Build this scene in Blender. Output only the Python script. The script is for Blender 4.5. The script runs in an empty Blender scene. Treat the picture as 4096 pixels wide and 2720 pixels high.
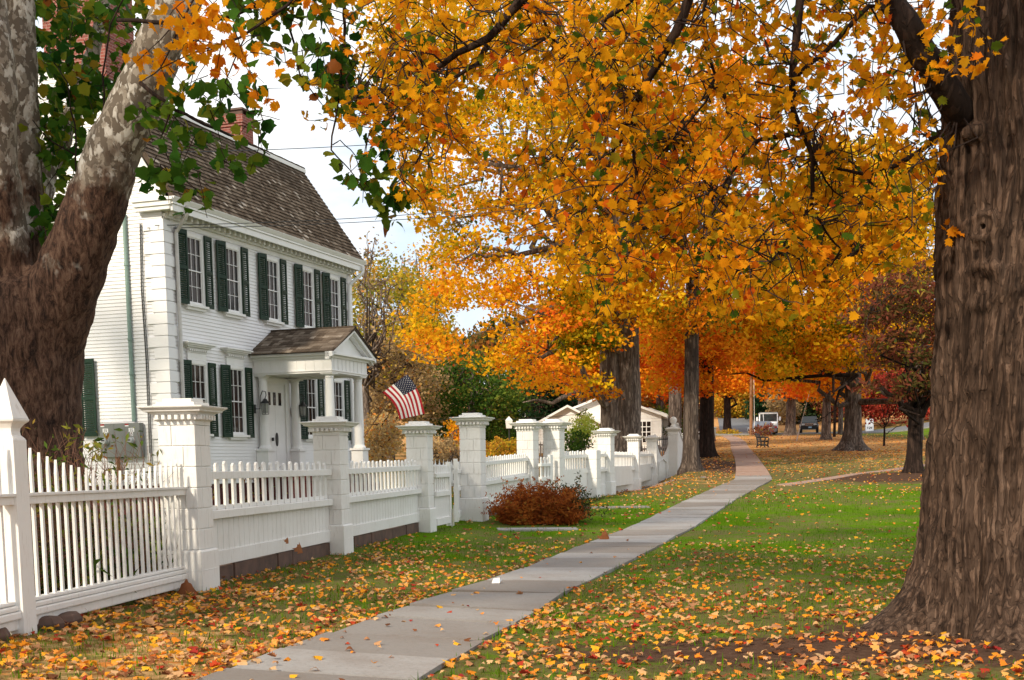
import bpy, math, random
import numpy as np
from mathutils import Matrix, Vector
random.seed(7)
RNG = np.random.default_rng(11)
S = bpy.context.scene
COL = S.collection
R = math.radians

# ------------------------------------------------------------------ camera
F, PX, PY, RO, TH = 4900., 2048., 2408., .014, R(6.5)
SN, CN = math.sin(TH), math.cos(TH)

def at(px, py, Y):
    """point of the place seen at a photograph pixel, Y metres ahead"""
    xc = (px - PX) / F; yc = -(py - PY) / F
    x = xc * math.cos(RO) + yc * math.sin(RO); y = -xc * math.sin(RO) + yc * math.cos(RO)
    return Vector((x, CN + y * SN, -SN + y * CN)) * (Y / (CN + y * SN))

cam = bpy.data.objects.new('camera', bpy.data.cameras.new('camera'))
COL.objects.link(cam)
Rv, Uv, Fv = Vector((1, 0, 0)), Vector((0, SN, CN)), Vector((0, CN, -SN))
rx = Rv * math.cos(RO) - Uv * math.sin(RO); ux = Rv * math.sin(RO) + Uv * math.cos(RO)
cam.matrix_world = Matrix(((rx.x, ux.x, -Fv.x, 0), (rx.y, ux.y, -Fv.y, 0), (rx.z, ux.z, -Fv.z, 0), (0, 0, 0, 1)))
cam.data.sensor_width = 36; cam.data.lens = 36 * F / 4096
cam.data.shift_y = (PY - 1360) / 4096
cam.data.clip_end = 2000; cam.data.clip_start = .1
S.camera = cam

# ------------------------------------------------------------------ ground shape
PROF = ((-60, -1.55), (17, -1.55), (26, -1.40), (35, -1.1), (63, .08), (104, 1.6), (140, 2.95), (220, 9.5), (420, 26))
PATH = ((-6, -4.6), (2, -2.75), (8.5, -1.33), (15, .12), (25, 2.98), (34.4, 5.65), (40, 7.45), (43.5, 8.6), (50, 9.8), (61.5, 11.8), (80, 14.9), (98, 18.1), (112, 20.2), (126, 22.0))
def smooth(a, b, x):
    t = np.clip((x - a) / (b - a), 0, 1); return t * t * (3 - 2 * t)
def pathx(Y): return np.interp(Y, [p[0] for p in PATH], [p[1] for p in PATH])
def gz(X, Y):
    z = np.interp(Y, [p[0] for p in PROF], [p[1] for p in PROF])
    z = z + .055 * np.clip(-np.asarray(X, float), 0, 7)
    dip = smooth(33, 52, Y) * (1 - smooth(58, 72, Y)) * np.clip((pathx(Y) - X - 2.6) / 1.4, 0, 1) * .6
    bank = smooth(88, 118, Y) * smooth(37, 54, X) * 1.7
    mound = .14 * np.exp(-((X - 14.6) ** 2 + (Y - 44.5) ** 2) / 3.5)
    return z - dip + bank + mound
def G(X, Y): return float(gz(X, Y))
def P(X, Y, dz=0.): return Vector((X, Y, G(X, Y) + dz))

# ------------------------------------------------------------------ materials
MATS = {}
def nt(name):
    m = bpy.data.materials.new(name); m.use_nodes = True
    t = m.node_tree; t.nodes.clear()
    out = t.nodes.new('ShaderNodeOutputMaterial')
    MATS[name] = m
    return m, t, out
def N(t, typ, **kw):
    n = t.nodes.new(typ)
    for k, v in kw.items():
        if k in n.inputs: n.inputs[k].default_value = v
        else: setattr(n, k, v)
    return n
def L(t, a, b): t.links.new(a, b)
def ramp(t, stops, src=None, interp='LINEAR'):
    r = t.nodes.new('ShaderNodeValToRGB'); e = r.color_ramp.elements; r.color_ramp.interpolation = interp
    while len(e) < len(stops): e.new(.5)
    for k, (p, c) in enumerate(stops):
        e[k].position = p; e[k].color = (*c, 1) if len(c) == 3 else c
    if src is not None: L(t, src, r.inputs[0])
    return r
def coords(t, scale=(1, 1, 1), kind='Object'):
    if kind == 'World':
        g = t.nodes.new('ShaderNodeNewGeometry'); src = g.outputs['Position']
    else:
        g = t.nodes.new('ShaderNodeTexCoord'); src = g.outputs[kind]
    m = t.nodes.new('ShaderNodeMapping'); m.inputs['Scale'].default_value = scale
    L(t, src, m.inputs[0]); return m.outputs[0]
def noise(t, co, scale=5, detail=4, rough=.6, dist=0):
    n = N(t, 'ShaderNodeTexNoise', Scale=scale, Detail=detail, Roughness=rough, Distortion=dist)
    L(t, co, n.inputs['Vector']); return n.outputs['Fac']
def mixc(t, a, b, fac, mode='MIX'):
    m = t.nodes.new('ShaderNodeMix'); m.data_type = 'RGBA'; m.blend_type = mode
    for i, v in ((6, a), (7, b)):
        if isinstance(v, tuple): m.inputs[i].default_value = (*v, 1) if len(v) == 3 else v
        else: L(t, v, m.inputs[i])
    if isinstance(fac, (int, float)): m.inputs[0].default_value = fac
    else: L(t, fac, m.inputs[0])
    return m.outputs[2]
def bump(t, h, s=.3, d=.02):
    b = N(t, 'ShaderNodeBump', Strength=s, Distance=d); L(t, h, b.inputs['Height']); return b.outputs[0]
def princ(t, out, col, rough=.6, normal=None, spec=.4, metal=0):
    p = N(t, 'ShaderNodeBsdfPrincipled', Roughness=rough, Metallic=metal)
    p.inputs['Specular IOR Level'].default_value = spec
    if isinstance(col, tuple): p.inputs['Base Color'].default_value = (*col, 1)
    else: L(t, col, p.inputs['Base Color'])
    if normal is not None: L(t, normal, p.inputs['Normal'])
    L(t, p.outputs[0], out.inputs[0]); return p
def plain(name, c, c2=None, scale=6, rough=.6, bs=.15, spec=.35, metal=0, stretch=(1, 1, 1), detail=5):
    m, t, out = nt(name); co = coords(t, stretch)
    f = noise(t, co, scale, detail)
    c2 = c2 or tuple(v * .8 for v in c)
    r = ramp(t, ((.35, c), (.72, c2)), f)
    princ(t, out, r.outputs[0], rough, bump(t, f, bs) if bs else None, spec, metal)
    return m
def paint(name, c, dirt, rough=.5, g0=.60, gk=.38):
    m, t, out = nt(name); co = coords(t)
    n1 = noise(t, co, 1.7, 5, .65); n2 = noise(t, coords(t, (5, 5, .8)), 6, 6, .7)
    r1 = ramp(t, ((.42, c), (.75, tuple(a * .86 + b * .14 for a, b in zip(c, dirt)))), n1)
    r2 = ramp(t, ((g0, (0, 0, 0)), (g0 + .2, (1, 1, 1))), n2)
    col = mixc(t, r1.outputs[0], dirt, N1(t, r2.outputs[0], gk))
    princ(t, out, col, rough, bump(t, n2, .12, .01), .35); return m
def N1(t, src, k):
    m = t.nodes.new('ShaderNodeMath'); m.operation = 'MULTIPLY'; m.inputs[1].default_value = k
    L(t, src, m.inputs[0]); return m.outputs[0]
def tinted(name, stops, rough=.7, trans=0., fine=0., spec=.02, obj=0.):
    """colour of each face from its own 'tint' number"""
    m, t, out = nt(name)
    a = t.nodes.new('ShaderNodeAttribute'); a.attribute_name = 'tint'
    src = a.outputs['Fac']
    if fine:
        n = noise(t, coords(t, kind='World'), fine, 3)
        ad = t.nodes.new('ShaderNodeMath'); ad.operation = 'MULTIPLY_ADD'; ad.inputs[1].default_value = .5; ad.inputs[2].default_value = -.25
        L(t, n, ad.inputs[0]); a2 = t.nodes.new('ShaderNodeMath'); L(t, src, a2.inputs[0]); L(t, ad.outputs[0], a2.inputs[1]); src = a2.outputs[0]
    r = ramp(t, stops, src)
    p = N(t, 'ShaderNodeBsdfPrincipled', Roughness=rough); p.inputs['Specular IOR Level'].default_value = spec
    L(t, r.outputs[0], p.inputs['Base Color'])
    if trans:
        tr = t.nodes.new('ShaderNodeBsdfTranslucent'); L(t, r.outputs[0], tr.inputs[0])
        mx = t.nodes.new('ShaderNodeMixShader'); mx.inputs[0].default_value = trans
        L(t, p.outputs[0], mx.inputs[1]); L(t, tr.outputs[0], mx.inputs[2]); L(t, mx.outputs[0], out.inputs[0])
    else: L(t, p.outputs[0], out.inputs[0])
    return m

WHITE = paint('white_paint', (.80, .79, .76), (.50, .46, .40))
SIDING = paint('siding_paint', (.79, .78, .78), (.58, .55, .52))
TRIMW = plain('trim_white', (.80, .79, .77), (.74, .73, .70), 3, .45, .05)
FENCE = paint('fence_paint', (.80, .785, .75), (.40, .34, .27), g0=.545, gk=.5)
GREEN = plain('shutter_green', (.007, .026, .013), (.010, .034, .018), 9, .5, .03, .25)
MUNTIN = plain('muntin_white', (.80, .79, .78), (.75, .74, .73), 5, .4, 0)
GREY = plain('meter_grey', (.20, .205, .19), (.17, .175, .165), 4, .45, .02, .45)
DARK = plain('dark_iron', (.012, .012, .012), (.02, .018, .016), 8, .5, .05, .5)
BLACKM = plain('black_gloss', (.008, .008, .009), (.012, .012, .012), 4, .12, 0, .6)
STONE = plain('brownstone', (.14, .082, .06), (.075, .05, .04), 5, .85, .4)
REDF = plain('red_foundation', (.10, .02, .018), (.065, .016, .015), 4, .8, .2)
CONDUIT = plain('conduit_green', (.22, .31, .27), (.17, .25, .22), 6, .5, .03)
GUTTER = plain('gutter_grey', (.62, .60, .57), (.5, .48, .46), 5, .5, .05)
CHROME = plain('chrome', (.65, .65, .66), (.6, .6, .6), 4, .18, 0, .5, 1)
RUBBER = plain('tyre_rubber', (.015, .015, .015), (.025, .024, .023), 9, .85, .1)
REDP = plain('red_lens', (.35, .012, .012), (.3, .01, .01), 5, .25, 0)
ASPH = plain('asphalt', (.16, .16, .165), (.12, .12, .125), 3, .85, .2)
POLEW = plain('weathered_pole', (.30, .15, .07), (.2, .1, .05), 9, .85, .3, stretch=(6, 6, .6))
def glass_mat():
    m, t, out = nt('window_glass')
    n = noise(t, coords(t, (1, 1, .35), 'World'), 1.3, 2)
    r = ramp(t, ((.35, (.010, .012, .012)), (.62, (.035, .018, .014))), n)
    n2 = noise(t, coords(t, kind='World'), 4, 1)
    p = princ(t, out, r.outputs[0], .05, bump(t, n2, .1, .01), .22); return m
GLASS = glass_mat()
def brick_mat():
    m, t, out = nt('red_brick')
    b = N(t, 'ShaderNodeTexBrick', Scale=4.6)
    b.inputs['Color1'].default_value = (.27, .055, .033, 1); b.inputs['Color2'].default_value = (.20, .042, .028, 1)
    b.inputs['Mortar'].default_value = (.38, .27, .22, 1); b.inputs['Mortar Size'].default_value = .022
    b.inputs['Brick Width'].default_value = .9; b.inputs['Row Height'].default_value = .3
    tc = t.nodes.new('ShaderNodeTexCoord'); sp = t.nodes.new('ShaderNodeSeparateXYZ'); L(t, tc.outputs['Object'], sp.inputs[0])
    ad = t.nodes.new('ShaderNodeMath'); L(t, sp.outputs[0], ad.inputs[0]); L(t, sp.outputs[1], ad.inputs[1])
    cb = t.nodes.new('ShaderNodeCombineXYZ'); L(t, ad.outputs[0], cb.inputs[0]); L(t, sp.outputs[2], cb.inputs[1])
    L(t, cb.outputs[0], b.inputs['Vector'])
    n = noise(t, tc.outputs['Object'], 9, 5)
    col = mixc(t, b.outputs[0], (.2, .12, .1), N1(t, n, .35))
    princ(t, out, col, .85, bump(t, b.outputs['Fac'], -.4, .02)); return m
BRICK = brick_mat()
SHINGLE = tinted('wood_shingle', ((0, (.05, .036, .026)), (.5, (.125, .094, .070)), (.85, (.21, .168, .13)), (1, (.36, .31, .26))), .85, fine=14)
def bark_mat(name, c1, c2, c3, sx=9, sz=1.1, bs=1.0, dist=.05):
    m, t, out = nt(name)
    n1 = noise(t, coords(t, (sx, sx, sz)), 1, 8, .72, .7)
    n2 = noise(t, coords(t), 1.1, 4)
    n3 = noise(t, coords(t, (sx * 3, sx * 3, sz * 5)), 1, 6, .75)
    r = ramp(t, ((.40, c3), (.49, c1), (.64, c2)), n1)
    col = mixc(t, r.outputs[0], tuple(v * .55 for v in c1), N1(t, n2, .7))
    col = mixc(t, col, tuple(v * .3 for v in c3), N1(t, ramp(t, ((.3, (1, 1, 1)), (.5, (0, 0, 0))), n3).outputs[0], .55))
    h = mixc(t, n1, n3, .45)
    wv = t.nodes.new('ShaderNodeVectorMath'); wv.operation = 'MULTIPLY_ADD'; wv.inputs[1].default_value = (2.6, 2.6, 1.2)
    cn = N(t, 'ShaderNodeTexNoise', Scale=3.); L(t, coords(t, (1, 1, .5)), cn.inputs['Vector']); L(t, cn.outputs['Color'], wv.inputs[0]); L(t, coords(t, (sx * 1.1, sx * 1.1, sz * .55)), wv.inputs[2])
    vo = t.nodes.new('ShaderNodeTexVoronoi'); vo.feature = 'DISTANCE_TO_EDGE'; vo.inputs['Scale'].default_value = 1.; L(t, wv.outputs[0], vo.inputs['Vector'])
    cw = t.nodes.new('ShaderNodeMath'); cw.operation = 'MULTIPLY_ADD'; cw.inputs[1].default_value = -.22; L(t, n3, cw.inputs[0]); L(t, vo.outputs['Distance'], cw.inputs[2])
    ck = ramp(t, ((.0, (1, 1, 1)), (.04, (0, 0, 0))), cw.outputs[0])
    col = mixc(t, col, tuple(v * .6 for v in c3), N1(t, ck.outputs[0], .6))
    h = mixc(t, h, (0, 0, 0), N1(t, ck.outputs[0], .8))
    princ(t, out, col, .92, bump(t, h, bs, dist), .15); return m
BARKT = bark_mat('maple_bark_brown', (.13, .078, .052), (.26, .168, .118), (.016, .009, .006), 15, 1.5, 1.0, .05)
BARKG = bark_mat('maple_bark_grey', (.23, .175, .14), (.36, .29, .24), (.06, .042, .034), 7, .8, .9, .06)
BARKL = bark_mat('maple_bark_pale', (.30, .24, .195), (.46, .385, .32), (.08, .058, .047), 7, .8, .9, .06)
BARKM = bark_mat('maple_bark_mid', (.15, .112, .088), (.25, .195, .155), (.045, .032, .026), 8, .8, .9, .06)
BARKD = bark_mat('dark_bark', (.045, .027, .02), (.07, .044, .032), (.013, .008, .006), 9, 1, .8, .03)
TWIG = plain('twig_brown', (.018, .009, .006), (.03, .016, .011), 8, .9, 0)
TWIGG = plain('twig_grey', (.16, .12, .09), (.1, .075, .06), 8, .9, 0)
def syc_mat():
    m, t, out = nt('sycamore_bark')
    co = coords(t, (1, 1, .62), 'World')
    n0 = noise(t, co, 9.5, 3, .55, .35); n1 = noise(t, co, 15, 3, .5, .3); n2 = noise(t, coords(t, (1, 1, .3), 'World'), 17, 8, .78, .6)
    g = t.nodes.new('ShaderNodeNewGeometry'); sp = t.nodes.new('ShaderNodeSeparateXYZ'); L(t, g.outputs[0], sp.inputs[0])
    nb = noise(t, coords(t, kind='World'), 1.6, 4)
    mp = N(t, 'ShaderNodeMapRange'); mp.inputs[1].default_value = 1.4; mp.inputs[2].default_value = 5.6; L(t, sp.outputs[2], mp.inputs[0])
    ad = t.nodes.new('ShaderNodeMath'); ad.operation = 'MULTIPLY_ADD'; ad.inputs[1].default_value = 1.1; L(t, nb, ad.inputs[0]); L(t, mp.outputs[0], ad.inputs[2])
    lo = ramp(t, ((.86, (0, 0, 0)), (1.0, (1, 1, 1))), ad.outputs[0])
    plate = ramp(t, ((.535, (.13, .105, .08)), (.55, (.40, .37, .32)), (.62, (.52, .49, .44))), n0)
    plate2 = ramp(t, ((.52, (0, 0, 0)), (.54, (1, 1, 1))), n1)
    pc = mixc(t, plate.outputs[0], (.30, .26, .21), N1(t, plate2.outputs[0], .75))
    rough = ramp(t, ((.40, (.014, .007, .005)), (.5, (.070, .036, .023)), (.64, (.155, .095, .066))), n2)
    col = mixc(t, rough.outputs[0], pc, lo.outputs[0])
    hh = mixc(t, n2, plate.outputs[0], lo.outputs[0])
    princ(t, out, col, .85, bump(t, hh, .75, .035), .2); return m
SYC = syc_mat()
def slate_mat():
    m, t, out = nt('slate_paving')
    a = t.nodes.new('ShaderNodeAttribute'); a.attribute_name = 'tint'
    r = ramp(t, ((0, (.175, .15, .13)), (.5, (.255, .235, .22)), (1, (.33, .315, .305))), a.outputs['Fac'])
    n1 = noise(t, coords(t, kind='World'), 1.3, 6, .7); n2 = noise(t, coords(t, kind='World'), 24, 6, .7)
    col = mixc(t, r.outputs[0], (.17, .125, .095), N1(t, ramp(t, ((.45, (0, 0, 0)), (.75, (1, 1, 1))), n1).outputs[0], .55))
    col = mixc(t, col, (.10, .09, .08), N1(t, ramp(t, ((.5, (0, 0, 0)), (.75, (1, 1, 1))), n2).outputs[0], .4))
    princ(t, out, col, .75, bump(t, n2, .25, .02), .3); return m
SLATE = slate_mat()
MAPLE_NEAR = tinted('maple_leaf_near', ((0, (.07, .13, .012)), (.16, (.25, .23, .015)), (.3, (.50, .25, .010)), (.5, (.80, .38, .010)), (.75, (.80, .31, .010)), (.9, (.76, .21, .012)), (1, (.6, .10, .012))), .7, .58)
SYC_LEAF = tinted('sycamore_leaf', ((0, (.022, .085, .012)), (.4, (.07, .16, .016)), (.7, (.22, .24, .02)), (.9, (.32, .18, .02)), (1, (.22, .07, .015))), .45, .4)
MAPLE_MID = tinted('maple_leaf_far', ((0, (.12, .16, .012)), (.14, (.42, .34, .012)), (.32, (.82, .50, .014)), (.6, (.86, .40, .014)), (.82, (.82, .26, .016)), (1, (.70, .11, .014))), .7, .5)
MAPLE_ORANGE = tinted('maple_leaf_orange', ((0, (.16, .17, .015)), (.2, (.62, .34, .015)), (.5, (.84, .34, .014)), (.8, (.80, .21, .014)), (1, (.68, .08, .012))), .7, .5)
YELLOWG = tinted('yellow_green_leaf', ((0, (.07, .13, .02)), (.4, (.26, .26, .03)), (.75, (.55, .38, .03)), (1, (.62, .30, .04))), .5, .45)
TAN = tinted('tan_leaf', ((0, (.16, .12, .06)), (.4, (.36, .25, .13)), (.75, (.52, .35, .15)), (.93, (.56, .36, .08)), (1, (.6, .22, .05))), .6, .4)
GREENL = tinted('green_leaf', ((0, (.02, .055, .01)), (.5, (.06, .13, .02)), (.85, (.16, .22, .03)), (1, (.3, .26, .04))), .5, .4)
CONIF = tinted('conifer_needles', ((0, (.008, .025, .01)), (.6, (.02, .05, .018)), (1, (.06, .075, .03))), .6, .15)
DOGW = tinted('dogwood_leaf', ((0, (.06, .065, .015)), (.25, (.12, .07, .022)), (.55, (.16, .04, .026)), (.8, (.25, .07, .04)), (.94, (.34, .17, .04)), (1, (.3, .28, .03))), .5, .35)
REDL = tinted('red_leaf', ((0, (.2, .03, .02)), (.5, (.42, .05, .03)), (1, (.6, .16, .05))), .5, .4)
RUST = tinted('rust_fern', ((0, (.14, .03, .010)), (.45, (.36, .09, .02)), (.8, (.50, .17, .035)), (1, (.45, .30, .06))), .7, .3)
LITTER = tinted('fallen_leaf', ((0, (.12, .05, .025)), (.16, (.30, .11, .045)), (.3, (.50, .25, .12)), (.44, (.70, .44, .22)), (.55, (.76, .36, .09)), (.74, (.78, .23, .02)), (.86, (.82, .45, .03)), (.94, (.52, .07, .02)), (1, (.32, .03, .03))), .6, .25)
GRASS = tinted('grass_blade', ((0, (.045, .115, .004)), (.45, (.095, .205, .006)), (.72, (.16, .215, .014)), (1, (.27, .20, .08))), .6, .3)

# ------------------------------------------------------------------ mesh builders
class MB:
    def __init__(s): s.V = []; s.Fc = []; s.T = []; s.M = []
    def add(s, vs, fs, tint=.5, mi=0):
        o = len(s.V); s.V += [tuple(v) for v in vs]
        for f in fs: s.Fc.append([i + o for i in f]); s.T.append(tint); s.M.append(mi)
        return s
    def box(s, x0, x1, y0, y1, z0, z1, tint=.5, mi=0, xf=None):
        v = [(x, y, z) for z in (z0, z1) for y in (y0, y1) for x in (x0, x1)]
        if xf: v = [xf(*p) for p in v]
        return s.add(v, ((0, 2, 3, 1), (4, 5, 7, 6), (0, 1, 5, 4), (2, 6, 7, 3), (0, 4, 6, 2), (1, 3, 7, 5)), tint, mi)
    def hexa(s, v, tint=.5, mi=0):
        return s.add(v, ((0, 2, 3, 1), (4, 5, 7, 6), (0, 1, 5, 4), (2, 6, 7, 3), (0, 4, 6, 2), (1, 3, 7, 5)), tint, mi)
    def loft(s, rings, cap=True, tint=.5, mi=0):
        n = len(rings[0]); o = len(s.V)
        for r in rings: s.V += [tuple(p) for p in r]
        for k in range(len(rings) - 1):
            for i in range(n):
                j = (i + 1) % n
                s.Fc.append([o + k * n + i, o + k * n + j, o + (k + 1) * n + j, o + (k + 1) * n + i]); s.T.append(tint); s.M.append(mi)
        if cap:
            s.Fc.append([o + i for i in reversed(range(n))]); s.T.append(tint); s.M.append(mi)
            s.Fc.append([o + (len(rings) - 1) * n + i for i in range(n)]); s.T.append(tint); s.M.append(mi)
        return s
    def sq(s, prof, cx=0, cy=0, tint=.5, mi=0):       # square profile (half width, z)
        return s.loft([[(cx - h, cy - h, z), (cx + h, cy - h, z), (cx + h, cy + h, z), (cx - h, cy + h, z)] for h, z in prof], True, tint, mi)
    def lathe(s, prof, cx=0, cy=0, n=16, tint=.5, mi=0):
        return s.loft([[(cx + r * math.cos(2 * math.pi * i / n), cy + r * math.sin(2 * math.pi * i / n), z) for i in range(n)] for r, z in prof], True, tint, mi)
    def tube(s, pts, rad, n=8, tint=.5, mi=0, cap=True):
        pts = [Vector(p) for p in pts]
        if not hasattr(rad, '__len__'): rad = [rad] * len(pts)
        rings = []; u = None
        for i, p in enumerate(pts):
            d = (pts[min(i + 1, len(pts) - 1)] - pts[max(i - 1, 0)]).normalized()
            if u is None:
                u = d.orthogonal().normalized()
            else:
                u = (u - d * u.dot(d))
                u = u.normalized() if u.length > 1e-6 else d.orthogonal().normalized()
            w = d.cross(u)
            rings.append([p + (u * math.cos(2 * math.pi * k / n) + w * math.sin(2 * math.pi * k / n)) * rad[i] for k in range(n)])
        return s.loft(rings, cap, tint, mi)
    def build(s, name, mat, parent=None, loc=(0, 0, 0), smooth=False, bevel=0):
        me = bpy.data.meshes.new(name)
        o = Vector(loc)
        me.from_pydata([(v[0] - o.x, v[1] - o.y, v[2] - o.z) for v in s.V], [], s.Fc)
        mats = mat if isinstance(mat, (list, tuple)) else [mat]
        for m in mats: me.materials.append(m)
        if len(mats) > 1: me.polygons.foreach_set('material_index', s.M)
        a = me.attributes.new('tint', 'FLOAT', 'FACE'); a.data.foreach_set('value', s.T)
        if smooth: me.polygons.foreach_set('use_smooth', [True] * len(me.polygons))
        me.update()
        ob = bpy.data.objects.new(name, me); COL.objects.link(ob)
        if parent: ob.parent = parent
        else: ob.location = loc
        if bevel:
            b = ob.modifiers.new('bevel', 'BEVEL'); b.width = bevel; b.segments = 2; b.limit_method = 'ANGLE'; b.angle_limit = R(40)
        return ob

def tag(o, label=None, cat=None, group=None, kind=None):
    if label: o['label'] = label
    if cat: o['category'] = cat
    if group: o['group'] = group
    if kind: o['kind'] = kind
    return o
def thing(name, label, cat, loc=(0, 0, 0), rotz=0, group=None, scale=1.):
    o = bpy.data.objects.new(name, None); COL.objects.link(o); o.empty_display_size = .2
    o.location = loc; o.rotation_euler = (0, 0, rotz); o.scale = (scale,) * 3
    return tag(o, label, cat, group)
def dup(root, loc, rotz=0, label=None, scale=1.):
    r = root.copy(); COL.objects.link(r); r.location = loc; r.rotation_euler = (0, 0, rotz); r.scale = (scale,) * 3
    if label: r['label'] = label
    for ch in list(root.children):
        c = ch.copy(); COL.objects.link(c); c.parent = r
        for g in list(ch.children):
            d = g.copy(); COL.objects.link(d); d.parent = c
    return r

# leaf scattering -------------------------------------------------------
def fan(outline, bend=.25):
    pts = [(0., 0., 0.)] + [(x, y, -bend * (abs(x) ** 1.3) - .12 * bend * y * y) for x, y in outline]
    n = len(outline)
    return np.array(pts), np.array([(0, 1 + i, 1 + (i + 1) % n) for i in range(n)])
def mirror(h): return h + [(-x, y) for x, y in reversed(h[1:-1])]
LEAF_MAPLE = fan(mirror([(0, -.42), (.14, -.44), (.36, -.40), (.30, -.24), (.50, -.10), (.40, .0), (.56, .20), (.33, .16), (.26, .24), (.20, .42), (.09, .36), (0, .62)]), .5)
LEAF_SYC = fan(mirror([(0, -.36), (.26, -.40), (.44, -.22), (.40, -.06), (.56, .06), (.34, .20), (.26, .34), (0, .56)]), .45)
LEAF_STAR = fan(mirror([(0, -.38), (.30, -.34), (.25, -.16), (.52, .02), (.24, .16), (0, .56)]), .5)
LEAF_KITE = (np.array([(0, -.5, 0), (.36, 0, -.12), (0, .55, 0), (-.36, 0, -.12)]), np.array([(0, 1, 2), (0, 2, 3)]))
LEAF_LONG = (np.array([(0, -.6, -.05), (.2, -.05, 0), (0, .6, -.14), (-.2, -.05, 0)]), np.array([(0, 1, 2), (0, 2, 3)]))

def rots(n, up=.5, hang=0.):
    nrm = RNG.normal(size=(n, 3)); nrm /= np.linalg.norm(nrm, axis=1)[:, None]
    nrm[:, 2] += up * np.where(RNG.random(n) < .9, 1, -1); nrm /= np.linalg.norm(nrm, axis=1)[:, None]
    a = RNG.normal(size=(n, 3)); a[:, 2] -= hang
    y = a - nrm * (a * nrm).sum(1)[:, None]; y /= np.linalg.norm(y, axis=1)[:, None]
    return np.stack((np.cross(y, nrm), y, nrm), axis=2)
def leaf_object(name, tmpl, pos, size, tint, mat, parent=None, loc=(0, 0, 0), up=.5, hang=0., rot=None, smooth=False):
    v, f = tmpl; n = len(pos); k = len(v); q = len(f)
    if rot is None: rot = rots(n, up, hang)
    V = np.einsum('nij,kj->nki', rot, v) * np.asarray(size)[:, None, None] + (np.asarray(pos) - np.asarray(loc))[:, None, :]
    Fx = (f[None] + (np.arange(n) * k)[:, None, None]).reshape(-1)
    me = bpy.data.meshes.new(name)
    me.vertices.add(n * k); me.vertices.foreach_set('co', V.reshape(-1).astype(np.float32))
    me.loops.add(n * q * 3); me.loops.foreach_set('vertex_index', Fx.astype(np.int32))
    me.polygons.add(n * q); me.polygons.foreach_set('loop_start', np.arange(0, n * q * 3, 3, dtype=np.int32))
    me.update(calc_edges=True); me.validate()
    a = me.attributes.new('tint', 'FLOAT', 'FACE'); a.data.foreach_set('value', np.repeat(np.clip(tint, 0, 1), q).astype(np.float32))
    me.materials.append(mat)
    if smooth: me.polygons.foreach_set('use_smooth', np.ones(n * q, bool))
    ob = bpy.data.objects.new(name, me); COL.objects.link(ob)
    if parent: ob.parent = parent
    else: ob.location = loc
    return ob
def inpoly(poly, x, y):
    c = np.zeros(x.shape, bool); n = len(poly)
    for i in range(n):
        x1, y1 = poly[i]; x2, y2 = poly[(i + 1) % n]
        if y1 != y2:
            c ^= ((y1 > y) != (y2 > y)) & (x < (x2 - x1) * (y - y1) / (y2 - y1) + x1)
    return c
def polysample(poly, n):
    xs = [p[0] for p in poly]; ys = [p[1] for p in poly]; out = []
    while len(out) < n:
        x = RNG.uniform(min(xs), max(xs), 4 * n); y = RNG.uniform(min(ys), max(ys), 4 * n)
        out += list(zip(x[inpoly(poly, x, y)], y[inpoly(poly, x, y)]))
    return out[:n]
def wiggle(a, b, n=5, amp=.08):
    a, b = Vector(a), Vector(b); l = (b - a).length; pts = [a]
    for i in range(1, n):
        pts.append(a.lerp(b, i / n) + Vector(RNG.normal(size=3)) * l * amp)
    return pts + [b]

# ------------------------------------------------------------------ world and sun
SUN = Vector((-.50, -.72, .62)).normalized()
w = bpy.data.worlds.new('World'); S.world = w; w.use_nodes = True
t = w.node_tree; t.nodes.clear()
out = t.nodes.new('ShaderNodeOutputWorld'); bg = t.nodes.new('ShaderNodeBackground'); bg.inputs[1].default_value = .092
sky = t.nodes.new('ShaderNodeTexSky'); sky.sky_type = 'NISHITA'; sky.sun_disc = False
sky.sun_elevation = math.asin(SUN.z); sky.sun_rotation = math.atan2(SUN.x, SUN.y)
sky.air_density = 1.0; sky.dust_density = 2.5
tc = t.nodes.new('ShaderNodeTexCoord'); mp = t.nodes.new('ShaderNodeMapping'); mp.inputs['Scale'].default_value = (1, 1, 2.2); mp.inputs['Location'].default_value = (.3, .1, .55)
L(t, tc.outputs['Generated'], mp.inputs[0])
cf = noise(t, mp.outputs[0], 3.2, 7, .58, .5)
cm = ramp(t, ((.38, (.25, .25, .25)), (.55, (1, 1, 1))), cf)
cs = ramp(t, ((.40, (8.3, 8.8, 9.3)), (.6, (9.9, 9.8, 9.6))), cf)
blue = mixc(t, sky.outputs[0], (5.3, 6.9, 8.9), .85)
L(t, mixc(t, blue, cs.outputs[0], cm.outputs[0]), bg.inputs[0]); L(t, bg.outputs[0], out.inputs[0])
sl = bpy.data.lights.new('sun', 'SUN'); sl.energy = 3.3; sl.angle = R(4); sl.color = (1, .88, .70)
so = bpy.data.objects.new('sun', sl); COL.objects.link(so); so.location = (-20, -30, 40)
so.rotation_euler = SUN.to_track_quat('Z', 'Y').to_euler()
vs = S.view_settings; vs.view_transform = 'Standard'; vs.look = 'None'; vs.exposure = .55; vs.gamma = 1
try: S.cycles.max_bounces = 8; S.cycles.diffuse_bounces = 3; S.cycles.transmission_bounces = 5
except Exception: pass

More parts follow.
